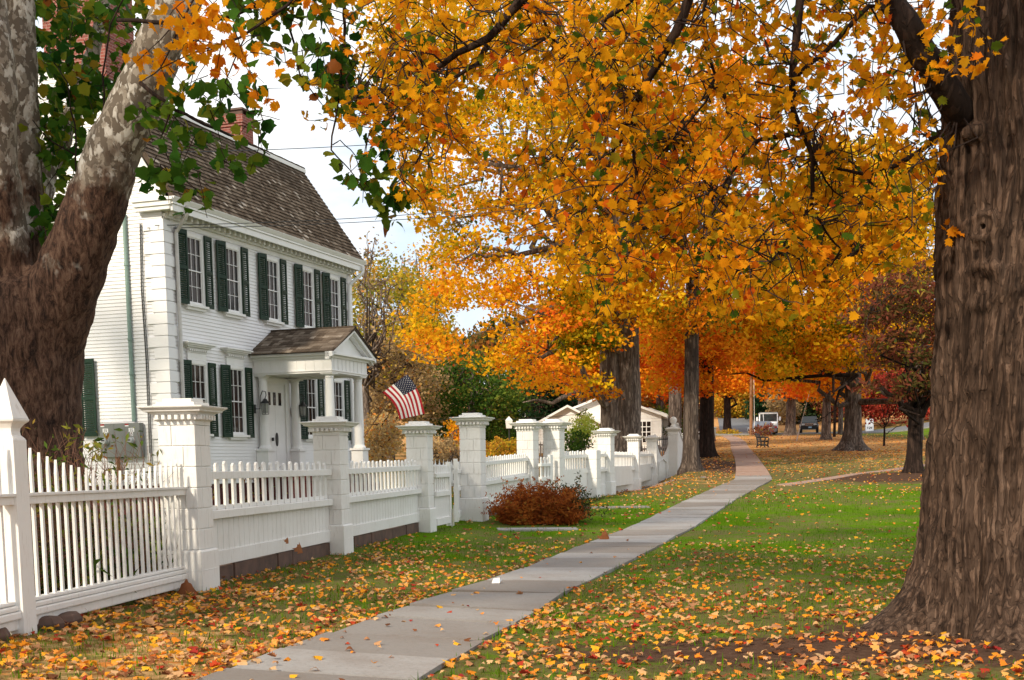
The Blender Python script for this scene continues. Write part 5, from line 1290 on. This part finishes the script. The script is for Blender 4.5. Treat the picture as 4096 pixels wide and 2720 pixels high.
spray([(1440, 560), (1440, 700), (1560, 720), (1520, 560)], 6, 12.2, 12.6, nl=(3, 6))
spray([(1320, 690), (1330, 720), (1380, 720), (1370, 680)], 3, 12.3, 12.4, ln=(.05, .1), nl=(2, 3))
spray([(1440, 730), (1440, 800), (1520, 800), (1500, 730)], 5, 12.3, 12.5, ln=(.1, .2), nl=(3, 5))
spray([(1530, 810), (1560, 860), (1660, 850), (1600, 800)], 6, 12.4, 12.6, ln=(.1, .2), nl=(3, 5))
spray([(1480, 850), (1490, 880), (1560, 890), (1540, 830)], 5, 12.4, 12.6, ln=(.1, .2), nl=(2, 4))
tw.build('twig_sprays', TWIG, syc)
LP = np.array([tuple(p) for p in LP]); LT_ = np.array(LT_); n = len(LP)
leaf_object('crown', LEAF_SYC, LP, RNG.uniform(.10, .165, n), .42 + LT_ + RNG.normal(0, .2, n), SYC_LEAF, syc, up=.35, hang=1.1)
P_ = []
for _ in range(420):  # unseen upper crown, shifted left so it shades the house gable
    a = RNG.uniform(0, 2 * np.pi); rr = RNG.uniform(.5, 9.5); c = Vector((bS.x - 4 + rr * math.cos(a), bS.y + rr * math.sin(a), bS.z + RNG.uniform(5.5, 13) - .1 * rr))
    if c.z < .5 * c.y + 1.0: continue
    w_ = c - Vector((-3.6, 13.5, .3)); w_ = w_ - SUN * w_.dot(SUN)
    if w_.length < 1.5: continue  # gap shaped into the crown so sun reaches the first pillar
    P_.append((c, .9))
leaves_of(syc, bS, P_, 60, .3, SYC_LEAF, .4, .2)
# golden maple spray crossing the sycamore limb: belongs to the big maple
tw = MB(); LP, LT_ = [], []
bS_ = bS; bS = bT
spray([(560, 290), (640, 180), (700, 60), (760, -60), (900, -60), (860, 120), (800, 300), (740, 350), (640, 360)], 11, 10.9, 11.6, nl=(8, 13), tb=.02)
spray([(800, 100), (860, 300), (1000, 330), (1080, 250), (1010, 120), (900, 60)], 8, 11.2, 12, nl=(5, 9), tb=.12)
spray([(1020, 380), (1030, 450), (1090, 440), (1080, 380)], 2, 11.5, 11.7, nl=(3, 5), ln=(.1, .2))
spray([(900, -60), (960, 60), (1240, 40), (1300, -60)], 9, 11.5, 12.2, nl=(4, 8), tb=.1)
bS = bS_
tw.build('twig_sprays', TWIG, big)
LP = np.array([tuple(p) for p in LP]); LT_ = np.array(LT_); n = len(LP)
leaf_object('crown', LEAF_MAPLE, LP, RNG.uniform(.085, .13, n), .62 + LT_ + RNG.normal(0, .13, n), MAPLE_NEAR, big, up=.35, hang=1.1)
mb = MB(); px_limb([(640, 275, 11.3), (800, 200, 11.4), (960, 150, 11.7), (1150, 20, 12), (1350, -250, 12)], .004, .02, mb, bT, 5); px_limb([(560, 330, 11.2), (640, 275, 11.3), (700, 150, 11.3), (760, 20, 11.3), (900, -200, 11.5)], .004, .012, mb, bT, 5); mb.build('limb', TWIG, big)

# ------------------------------------------------------------------ ferns and garden plants
b = P(.55, 27.2)
fb = thing('fern_bush', 'rust brown clump of dying ferns against the tall gate pillar', 'fern bush', b)
LP, RT, SZ, TN = [], [], [], []
st = MB()
for k in range(520):
    x0, y0 = RNG.uniform(-.62, .78), RNG.uniform(-.5, .6)
    hh = RNG.uniform(.7, 1.5) * max(.4, 1.0 - .55 * abs((x0 - .02) / .75) ** 3.5 - .3 * abs(y0 / .6) ** 3) * (.7 + .35 * math.sin(x0 * 7 + 1) ** 2); d = Vector((RNG.normal(0, .3) + x0 * .35, RNG.normal(0, .28) - .1, 0)); pts = []
    for i in range(7):
        u = i / 6; pts.append(Vector((x0, y0, 0)) + d * (u ** 1.6) * .8 + Vector((0, 0, hh * (u - .32 * u ** 3))))
    st.tube(pts, [.006, .005, .004, .003, .003, .002, .0015], 3)
    tb = RNG.uniform(.2, .75)
    for i in range(1, 7):
        for q in range(5):
            u = RNG.random(); p = pts[i - 1].lerp(pts[i], u); dirn = (pts[i] - pts[i - 1]).normalized()
            side = Vector(RNG.normal(size=3)); side = (side - dirn * side.dot(dirn)).normalized()
            yv = (side * .85 + dirn * .45 + Vector((0, 0, -.25))).normalized(); nv = yv.cross(dirn).normalized(); xv = yv.cross(nv)
            L_ = .15 * (1.15 - .75 * (i / 6)) * RNG.uniform(.7, 1.2)
            LP.append(p + yv * L_ * .5); RT.append(np.stack((np.array(xv), np.array(yv), np.array(nv)), 1)); SZ.append(L_); TN.append(tb + RNG.normal(0, .13))
st.build('stems', plain('fern_stem', (.10, .035, .012), (.16, .06, .02), 9, .8, 0), fb)
leaf_object('fronds', LEAF_LONG, np.array([tuple(p) for p in LP]), np.array(SZ), np.array(TN), RUST, fb, rot=np.array(RT))
b = P(1.42, 27.5)
eb = thing('evergreen_shrub', 'small dark olive shrub with upright sprays at the right end of the rust ferns', 'shrub', b)
cl = [(b + Vector((RNG.normal(-.12, .24), RNG.normal(0, .2), RNG.uniform(.1, .85))), .2) for _ in range(64)] + [(b + Vector((.05 + .01 * k, 0, .75 + .055 * k)), .09) for k in range(7)] + [(b + Vector((.3 + .06 * k, -.1, .45 + .02 * k)), .1) for k in range(6)]
leaves_of(eb, b, cl, 900, .07, tinted('olive_leaf', ((0, (.02, .03, .012)), (.5, (.06, .075, .028)), (.85, (.16, .13, .05)), (1, (.25, .09, .03))), .6, .25), .5, .25, name='foliage', tmpl=LEAF_LONG, squash=.9)
mb = MB(); [mb.tube(wiggle((0, 0, 0), Vector(cl[i][0]) - b, 4, .06), [.012, .01, .008, .006, .004], 4) for i in range(0, 59, 3)]; mb.build('stems', BARKD, eb)

def perennials(label, A, B, n, hmin, hmax, size, mat, name='garden_plants', cat='plants', t0=.5):
    b = P((A[0] + B[0]) / 2, (A[1] + B[1]) / 2); r = thing(name, label, cat, b); mb = MB(); LPs, TT2 = [], []
    for k in range(n):
        u = RNG.random(); x = A[0] + (B[0] - A[0]) * u + RNG.normal(0, .12); y = A[1] + (B[1] - A[1]) * u + RNG.normal(0, .12)
        s0 = P(x, y) - b; h = RNG.uniform(hmin, hmax); e = s0 + Vector((RNG.normal(0, .16), RNG.normal(0, .16), h)); pts = wiggle(s0, e, 5, .05)
        mb.tube(pts, [.007, .006, .005, .004, .003, .002], 3)
        for q in range(7):
            i = RNG.integers(1, 6); LPs.append(tuple(pts[i] + Vector(RNG.normal(size=3)) * .05)); TT2.append(RNG.normal(t0, .2))
        for q in range(3):
            i = RNG.integers(2, 5); mb.tube(wiggle(pts[i], pts[i] + Vector((RNG.normal(0, .14), RNG.normal(0, .14), RNG.uniform(0, .2))), 3, .1), [.003, .0025, .002, .0015], 3)
    mb.build('stems', plain('dry_stem', (.20, .085, .05), (.12, .06, .035), 8, .8, 0) if 'dry_stem' not in MATS else MATS['dry_stem'], r)
    leaf_object('foliage', LEAF_LONG, np.array(LPs), RNG.uniform(.6, 1.3, len(LPs)) * size, np.array(TT2), mat, r, up=.6)
GARD = tinted('garden_leaf', ((0, (.03, .06, .012)), (.45, (.10, .16, .025)), (.7, (.32, .27, .04)), (.85, (.30, .12, .04)), (1, (.14, .05, .03))), .55, .35)
perennials('tangle of tall withering garden stems behind the pointed picket panel', (-4.5, 11.0), (-4.1, 13.5), 190, .9, 1.72, .085, GARD)
perennials('low green leafy plants at the foot of the pointed picket panel', (-4.55, 10.6), (-4.15, 13.4), 90, .2, .55, .16, GARD, t0=.35)
perennials('dry stalks behind the first boarded panel', (-4.1, 14.8), (-3.5, 18.0), 60, .6, 1.25, .09, GARD, t0=.75)
b = P(-4.5, 14.5); rt_ = thing('hedge', 'dark twiggy hedge in the shade under the mottled sycamore', 'hedge', b)
cl = [(P(RNG.uniform(-5.6, -4.25), RNG.uniform(11, 16), RNG.uniform(.1, .62)), .3) for _ in range(110)]
leaves_of(rt_, b, cl, 260, .075, tinted('hedge_leaf', ((0, (.012, .02, .008)), (.5, (.04, .05, .018)), (.8, (.10, .05, .025)), (1, (.2, .14, .04))), .6, .3), .4, .2, name='foliage')

# ------------------------------------------------------------------ far buildings
def gable_house(name, label, cx, Y, wid, dep, zb, eave, peak, wallm, roofm, wins, az=0, over=.35):
    r = thing(name, label, 'house', (cx, Y, zb), R(-az)); mb = MB(); h = wid / 2; sd = MB()
    n = int(eave / .16)
    for k in range(n): mb.box(-h - .01 * (k % 2), h + .01 * (k % 2), -.012 * 1, dep, k * eave / n, (k + 1) * eave / n - .012); 
    mb.loft([[(-h, y, eave - .01), (h, y, eave - .01), (0, y, peak)] for y in (0, dep)]); mb.box(-h + .02, h - .02, .02, dep - .02, 0, eave)
    mb.build('wall', wallm, r)
    rf = MB(); dz = (peak - eave) / h
    for sg in (-1, 1):
        v = []
        for z in (0, .14):
            for y in (-over, dep + over):
                v += [(0, y, peak + z), (sg * (h + over), y, eave - over * dz + z)]
        rf.hexa([v[0], v[1], v[2], v[3], v[4], v[5], v[6], v[7]])
    rf.build('roof', roofm, r)
    for (u, z0, ww, hh, cols, rows) in wins:
        f_ = MB(); f_.box(u - ww / 2 - .08, u + ww / 2 + .08, -.06, -.012, z0 - .08, z0 + hh + .08); wo = f_.build('window', TRIMW, r)
        g_ = MB(); g_.box(u - ww / 2, u + ww / 2, -.07, -.0605, z0, z0 + hh); g_.build('pane', GLASS, wo)
        m_ = MB()
        for c_ in range(1, cols): x = u - ww / 2 + ww * c_ / cols; m_.box(x - .025, x + .025, -.09, -.0705, z0, z0 + hh)
        for c_ in range(1, rows): z = z0 + hh * c_ / rows; m_.box(u - ww / 2, u + ww / 2, -.088, -.0706, z - .025, z + .025)
        m_.build('sash', MUNTIN, wo)
    return r
ROOFG = plain('pale_roof', (.55, .54, .51), (.45, .44, .42), 3, .8, .1)
zb = G(4, 76) - .2
gable_house('low_house', 'low white gabled building with small paned windows behind the double maple trunk', 6.0, 76, 6.6, 9, zb, 2.35, 3.6, TRIMW, TRIMW, [(1.05, .75, 1.0, 1.25, 4, 4), (2.15, .75, 1.0, 1.25, 4, 4)], 8)
gable_house('low_house', 'low white wing with two small windows left of the lime green shrub', 3.55, 75.0, 3.6, 6, zb, 1.95, 2.9, TRIMW, TRIMW, [(-.35, .9, .6, .75, 3, 3), (.55, .9, .6, .75, 3, 3)], 8)
gable_house('low_house', 'pale clapboard side of a white building just right of the double maple trunk', 9.0, 80, 3.2, 7, zb, 2.3, 2.9, SIDING, ROOFG, [], 5)
REDW = plain('dark_red_siding', (.085, .018, .015), (.06, .014, .012), 4, .8, .1, stretch=(1, 1, 8))
gable_house('red_house', 'dark red house with a white window among the conifers', 1.9, 104, 8, 8, G(1.9, 104), 4.2, 7, REDW, plain('grey_roof', (.16, .14, .13), (.11, .1, .095), 5, .85, .1), [(-1.0, 2.3, .8, 1.2, 2, 3)], 0)

# ------------------------------------------------------------------ vehicles
BLUEP = plain('number_plate', (.30, .48, .60), (.35, .5, .6), 4, .4, 0)
VGLASS = plain('vehicle_glass', (.02, .03, .03), (.05, .06, .055), 3, .06, 0, .6)
VWHITE = plain('van_white', (.78, .79, .79), (.7, .71, .71), 3, .3, 0, .5)
VBLUE = plain('silver_blue_paint', (.18, .21, .25), (.14, .16, .2), 3, .25, 0, .5)
LAMPW = plain('headlamp_lens', (.62, .62, .6), (.5, .5, .48), 6, .12, 0, .6)
def wheel(root, x, y, r, w_, rimm=CHROME):
    mb = MB(); mb.loft([[(x + xx, y + rr * math.cos(a), r + rr * math.sin(a)) for a in np.linspace(0, 2 * math.pi, 20, endpoint=False)] for xx, rr in ((-w_ / 2, r * .9), (-w_ / 2 + .02, r), (w_ / 2 - .02, r), (w_ / 2, r * .9))])
    o = mb.build('wheel', RUBBER, root)
    mb = MB(); mb.loft([[(x + xx, y + rr * math.cos(a), r + rr * math.sin(a)) for a in np.linspace(0, 2 * math.pi, 16, endpoint=False)] for xx, rr in ((-w_ / 2 - .012, r * .55), (-w_ / 2 - .004, r * .62), (w_ / 2 + .004, r * .62), (w_ / 2 + .012, r * .55))])
    mb.build('rim', rimm, o)
def section(y, pts):      # symmetric cross-section x,z (right half from bottom to top)
    return [(x, y, z) for x, z in pts] + [(-x, y, z) for x, z in reversed(pts)]
# black off-roader, nose to the camera (-y)
b = P(at(3239, 1733, 131).x, 131.3)
v = thing('suv', 'black boxy off-road car facing us on the road with a pale blue plate', 'car', b, R(-14))
mb = MB()
mb.loft([section(y, [(w_ * .9, zb_), (w_, zb_ + .1), (w_, .82), (w_ * .97, zt), (w_ * .8, zt + .03)]) for y, w_, zb_, zt in ((-2.3, .80, .5, .98), (-2.22, .90, .46, 1.04), (-1.5, .93, .42, 1.10), (-.75, .94, .40, 1.14), (.5, .94, .4, 1.14), (2.0, .93, .42, 1.12), (2.25, .88, .48, 1.06))])
mb.loft([section(y, [(wb, 1.13), (wb - .02, 1.2), (wt, zt), (wt * .85, zt + .04)]) for y, wb, wt, zt in ((-.85, .86, .80, 1.19), (-.25, .9, .76, 1.74), (1.0, .9, .76, 1.78), (2.05, .88, .74, 1.74), (2.2, .86, .8, 1.2))])
for sg in (-1, 1):
    for y_ in (-1.45, 1.4): mb.loft([[(sg * xx, y_ + rr * math.cos(a), .42 + rr * math.sin(a)) for a in np.linspace(-.2, math.pi + .2, 12)] for xx, rr in ((.86, .5), (.99, .49), (.99, .44), (.86, .43))], False)
mb.build('body', BLACKM, v, bevel=.02)
def vbox(nm, mat, *a, par=None, bv=.01):
    mb = MB(); mb.box(*a); return mb.build(nm, mat, par or v, bevel=bv)
mb = MB(); mb.hexa([(-.74, -.89, 1.2), (.74, -.89, 1.2), (-.74, -.86, 1.2), (.74, -.86, 1.2), (-.66, -.32, 1.68), (.66, -.32, 1.68), (-.66, -.28, 1.68), (.66, -.28, 1.68)]); mb.build('windscreen', VGLASS, v)
for sg in (-1, 1):
    for y0, y1 in ((-.2, .55), (.62, 1.3), (1.36, 1.95)):
        mb = MB(); mb.hexa([(sg * .90, y0, 1.2), (sg * .885, y0, 1.2), (sg * .90, y1, 1.2), (sg * .885, y1, 1.2), (sg * .80, y0 + .03, 1.64), (sg * .78, y0 + .03, 1.64), (sg * .80, y1, 1.64), (sg * .78, y1, 1.64)]); mb.build('side_window', VGLASS, v)
    vbox('headlight', LAMPW, sg * .60 - .15, sg * .60 + .15, -2.335, -2.25, .80, .97)
    mb = MB(); mb.box(sg * 1.0 - .1, sg * 1.0 + .1, -.75, -.6, 1.14, 1.34); mb.build('wing_mirror', BLACKM, v, bevel=.03)
    for y_ in (-1.45, 1.4): wheel(v, sg * .84, y_, .38, .25)
mb = MB(); [mb.box(-.4, .4, -2.345, -2.28, .82 + .05 * k, .835 + .05 * k) for k in range(3)]; mb.box(-.43, .43, -2.35, -2.28, .955, 1.0); mb.box(-.43, .43, -2.35, -2.28, .76, .79); mb.build('grille', CHROME, v)
vbox('bumper', RUBBER, -.92, .92, -2.45, -2.2, .44, .66, bv=.03); vbox('number_plate', BLUEP, -.05, .27, -2.465, -2.4505, .5, .67, bv=0)
mb = MB(); [mb.tube([(sg * .66, -.1, 1.80), (sg * .66, 0, 1.88), (sg * .66, 1.8, 1.88), (sg * .66, 1.9, 1.80)], .025, 6) for sg in (-1, 1)]; mb.build('roof_rack', DARK, v)
# postal van
b = P(at(3072, 1735, 128).x, 133.0); b = P(at(3072, 1735, 133).x, 133.0)
v = thing('delivery_van', 'boxy white delivery van with a big dark windscreen behind the small parked car', 'van', b, R(-10))
mb = MB()
mb.loft([section(y, [(w_ * .9, .45), (w_, .55), (w_, zt), (w_ * .9, zt + .05)]) for y, w_, zt in ((-2.15, .80, 1.02), (-2.0, .92, 1.14), (-1.2, .98, 1.22), (-1.0, 1.0, 1.24))])
mb.loft([section(y, [(1.0, .5), (1.02, .6), (wt, zt), (wt * .9, zt + .05)]) for y, wt, zt in ((-1.0, 1.0, 1.25), (-.75, .98, 2.12), (-.9, .98, 2.2), (2.3, .98, 2.25), (2.4, .9, 2.15))])
mb.build('body', VWHITE, v, bevel=.02)
mb = MB(); mb.hexa([(-.88, -1.03, 1.3), (.88, -1.03, 1.3), (-.88, -.98, 1.3), (.88, -.98, 1.3), (-.88, -.80, 2.08), (.88, -.80, 2.08), (-.88, -.74, 2.08), (.88, -.74, 2.08)]); mb.build('windscreen', VGLASS, v)
mb = MB(); mb.tube([(-.5, -1.02, 1.3), (-.55, -.82, 2.06)], .03, 5); mb.build('windscreen_pillar', VWHITE, v)
for sg in (-1, 1):
    mb = MB(); mb.box(sg * 1.2 - .09, sg * 1.2 + .09, -1.1, -.98, 1.35, 1.75); mb.tube([(sg * 1.0, -1.0, 1.5), (sg * 1.2, -1.04, 1.5)], .02, 5); mb.build('wing_mirror', VWHITE, v, bevel=.03)
    mb = MB(); mb.box(sg * 1.021, sg * 1.03, -.6, .4, 1.3, 2.0); mb.build('side_window', VGLASS, v)
    mb = MB(); mb.loft([[(sg * .68 + .13 * math.cos(a), y, .88 + .13 * math.sin(a)) for a in np.linspace(0, 6.283, 12, endpoint=False)] for y in (-2.17, -2.0)]); mb.build('headlight', LAMPW, v)
    for y_ in (-1.3, 1.3): wheel(v, sg * .86, y_, .36, .22, VWHITE)
mb = MB(); [mb.box(-.25, .25, -2.165, -2.1, .72 + .08 * k, .76 + .08 * k) for k in range(4)]; mb.build('grille', DARK, v)
vbox('bumper', RUBBER, -.95, .95, -2.3, -2.12, .42, .58, bv=.02)
# small parked car behind the leafless shrub
b = P(at(3040, 1735, 127).x, 126.2)
v = thing('parked_car', 'small parked grey blue car with red rear lamps half hidden by the leafless shrub', 'car', b, R(12))
mb = MB(); mb.loft([section(y, [(w_ * .9, .25), (w_, .4), (w_, .72), (w_ * .93, zt)]) for y, w_, zt in ((-2.1, .72, .86), (-1.9, .84, .92), (-1.0, .87, .95), (.8, .87, .92), (1.7, .84, .84), (2.1, .7, .72))])
mb.loft([section(y, [(.8, .9), (wt, zt), (wt * .85, zt + .03)]) for y, wt, zt in ((-1.45, .74, .95), (-.75, .62, 1.34), (.2, .63, 1.38), (.95, .74, .94))]); mb.build('body', VBLUE, v, bevel=.03)
mb = MB(); mb.hexa([(-.66, -1.40, .99), (.66, -1.40, .99), (-.66, -1.36, .99), (.66, -1.36, .99), (-.56, -.83, 1.31), (.56, -.83, 1.31), (-.56, -.79, 1.31), (.56, -.79, 1.31)]); mb.build('rear_window', VGLASS, v)
for sg in (-1, 1):
    vbox('tail_lamp', REDP, sg * .60 - .14, sg * .60 + .14, -2.13, -2.0, .62, .8)
    for y_ in (-1.3, 1.3): wheel(v, sg * .78, y_, .3, .2)
vbox('number_plate', MUNTIN, -.16, .16, -2.125, -2.09, .6, .72, bv=0)
b = P(at(2720, 1700, 95).x, 96)
v = thing('parked_car', 'pale blue white car glimpsed between the ball topped post and the verge trunk', 'car', b, R(70))
mb = MB(); mb.loft([section(y, [(w_ * .9, .25), (w_, .4), (w_, .72), (w_ * .93, zt)]) for y, w_, zt in ((-2.1, .72, .8), (-1.9, .84, .88), (-.8, .87, .95), (.8, .87, .95), (1.9, .84, .9), (2.1, .7, .8))]); mb.loft([section(y, [(.8, .93), (wt, zt), (wt * .85, zt + .03)]) for y, wt, zt in ((-.9, .74, .95), (-.3, .62, 1.36), (.9, .63, 1.38), (1.6, .74, .94))]); mb.build('body', VWHITE, v, bevel=.03)
for sg in (-1, 1):
    mb = MB(); mb.hexa([(sg * .8, -.6, 1.0), (sg * .76, -.6, 1.0), (sg * .8, 1.3, 1.0), (sg * .76, 1.3, 1.0), (sg * .68, -.2, 1.3), (sg * .62, -.2, 1.3), (sg * .68, .9, 1.3), (sg * .62, .9, 1.3)]); mb.build('side_window', VGLASS, v)
    for y_ in (-1.3, 1.3): wheel(v, sg * .78, y_, .3, .2)

# ------------------------------------------------------------------ bench, sign, bin, poles, litter
b = P(16.55, 80.9)
v = thing('park_bench', 'slatted park bench with curled black iron ends among the leaves beside the path', 'bench', b, R(70))
for x_ in (-.78, .78):
    mb = MB(); mb.tube([(x_, -.28, 0), (x_, -.24, .2), (x_, -.27, .42)], .045, 6); mb.tube([(x_, .26, 0), (x_, .2, .22), (x_, .2, .43), (x_, .26, .65), (x_, .36, .9)], .045, 6)
    mb.tube([(x_, -.27, .41), (x_, 0, .39), (x_, .2, .41)], .045, 6); mb.tube([(x_, -.24, .42), (x_, -.31, .56), (x_, -.25, .66), (x_, -.05, .68), (x_, .25, .66)], .045, 6); mb.tube([(x_, -.24, .12), (x_, 0, .2), (x_, .22, .12)], .045, 6)
    mb.build('iron_end', DARK, v)
mb = MB(); [mb.box(-.8, .8, -.26 + k * .09, -.19 + k * .09, .42, .445) for k in range(5)]; mb.build('seat', DARK, v)
mb = MB(); [mb.hexa([(-.8, .2 + .035 * k, .5 + .09 * k), (.8, .2 + .035 * k, .5 + .09 * k), (-.8, .225 + .035 * k, .5 + .09 * k), (.8, .225 + .035 * k, .5 + .09 * k), (-.8, .225 + .035 * k, .565 + .09 * k), (.8, .225 + .035 * k, .565 + .09 * k), (-.8, .25 + .035 * k, .565 + .09 * k), (.8, .25 + .035 * k, .565 + .09 * k)]) for k in range(5)]; mb.build('backrest', DARK, v)
q = at(3478, 1664, 134); b = P(q.x, 134)
v = thing('folding_sign', 'white folding board sign with black figures standing on the bank', 'sign', b, R(-8))
for nm_, sg in (('front_board', -1), ('rear_board', 1)):
    mb = MB(); mb.hexa([(-.42, sg * .38, 0), (.42, sg * .38, 0), (-.42, sg * .36 + .02, 0), (.42, sg * .36 + .02, 0), (-.40, sg * .03, 1.35), (.40, sg * .03, 1.35), (-.40, sg * .01 + .02, 1.35), (.4, sg * .01 + .02, 1.35)]); fbo = mb.build(nm_, VWHITE, v)
    if sg == -1:
        mb = MB()
        for x_, z_, w_ in ((-.22, .46, .1), (-.06, .48, .08), (.1, .45, .12), (.25, .47, .07), (-.2, .34, .07), (.0, .33, .14), (.2, .35, .1)):
            y_ = -.38 + .35 * z_ / 1.35 - .012; mb.box(x_ - w_ / 2, x_ + w_ / 2, y_ - .01, y_, z_ - .05, z_ + .05)
        mb.build('figures', DARK, fbo)
b = gp(2848, 105); v = thing('waste_bin', 'grey wheeled bin standing by the road behind the dark verge trunk', 'bin', b)
mb = MB(); mb.sq(((.25, .08), (.3, 1.0))); mb.build('body', GREY, v, bevel=.02); mb = MB(); mb.sq(((.33, 1.0), (.33, 1.06), (.2, 1.12))); mb.build('lid', GREY, v)
for x_ in (-.24, .24): wheel(v, x_, .2, .1, .05, RUBBER)
b = gp(3003, 124); v = thing('utility_pole', 'orange brown wooden utility pole left of the white van', 'pole', b)
mb = MB(); mb.tube([(0, 0, -.3), (0, 0, 4.0), (.02, 0, 9)], [.17, .16, .12], 10); mb.build('shaft', POLEW, v)
mb = MB(); mb.tube([(.35, -.1, 0), (.15, -.1, 9)], .03, 5); mb.build('guard', MUNTIN, v)
a_ = P(at(3163, 1762, 100).x, 98); c_ = at(3215, 1655, 104); c2_ = a_ + (c_ - a_) * 3.2
mb = MB(); mb.tube([a_, a_.lerp(c_, .45)], .05, 5); mb.tube([a_.lerp(c_, .45), c2_], .018, 5)
tag(mb.build('guy_wire', plain('pale_wire', (.45, .36, .28), (.36, .29, .23), 5, .6, 0), None, a_), 'pale slanting guy wire left of the black car', 'guy wire')
b = at(2036, 1692, 58); g_ = G(b.x, 58); v = thing('garden_lamp', 'small white garden lantern on a thin post behind the second gate pillar', 'lamp', (b.x, 58, g_))
mb = MB(); mb.tube([(0, 0, 0), (0, 0, b.z - g_ - .1)], .03, 6); mb.build('post', DARK, v); mb = MB(); mb.sq(((.13, b.z - g_ - .25), (.17, b.z - g_ + .12), (.02, b.z - g_ + .3))); mb.build('lantern_box', TRIMW, v)
b = P(-.18, 15.2, .05)
v = MB(); v.add([(-.07, -.03, 0), (.03, -.04, .0), (.06, .05, .035), (-.03, .06, .05), (-.05, .0, .055), (.03, -.01, .07)], [(0, 1, 5, 4), (4, 5, 2, 3), (0, 4, 3), (1, 2, 5)]); v.add([(-.045, .01, .0565), (.035, .0, .0715), (.04, .012, .066), (-.04, .022, .056)], [(0, 1, 2, 3)], mi=1)
v.V = [(x + b.x, y + b.y, z + b.z) for x, y, z in v.V]; tag(v.build('paper_scrap', [MUNTIN, DARK], None, b), 'crumpled scrap of white paper with a dark stripe on the slate path', 'litter')
def lone_leaf(pos, size, tint, label, rot, name='dry_leaf'):
    q = np.array(Matrix.Rotation(rot[0], 3, 'Z') @ Matrix.Rotation(rot[1], 3, 'X')); o = leaf_object(name, fan(LEAF_MAPLE[0][1:, :2].tolist(), 1.4), np.array([[0, 0, 0]]) + np.array(pos), [size], np.array([tint]), LITTER, None, pos, rot=q[None]); tag(o, label, 'leaf')
lone_leaf(P(1.75, 22.4, .10), .24, .16, 'big curled brown leaf standing up on the slate path', (.4, 1.1))
lone_leaf(P(-2.80, 16.35, .30), .15, .2, 'long curled brown leaf caught on the base board of the first boarded panel', (1.2, 1.25))
lone_leaf(P(-2.90, 15.95, .42), .09, .22, 'small brown leaf stuck to the boards of the first boarded panel', (1.5, 1.5))
lone_leaf(P(-3.45, 12.95, .10), .26, .1, 'heap of dark red brown leaves at the foot of the first pillar', (.3, .6))
for k, (x_, y_) in enumerate(((-3.9, 10.15), (-3.82, 10.45), (-4.05, 9.5))):
    b = P(x_, y_); mb = MB(); mb.lathe([(.02, -.05), (.11, -.02), (.12, .05), (.09, .10), (.03, .115)], n=7); mb.V = [(x * 1.35, y * .9 + .02 * math.sin(9 * x), z * (1 + .2 * math.sin(7 * x))) for x, y, z in mb.V]
    o = mb.build('stone', STONE, None, (0, 0, 0), smooth=False, bevel=.01); o.location = b; o.rotation_euler = (0, 0, k * 1.1)
    tag(o, ('reddish stone right against the spired post foot', 'reddish stone under the pointed picket panel', 'stone under the short picket panel at the frame edge')[k], 'stone')
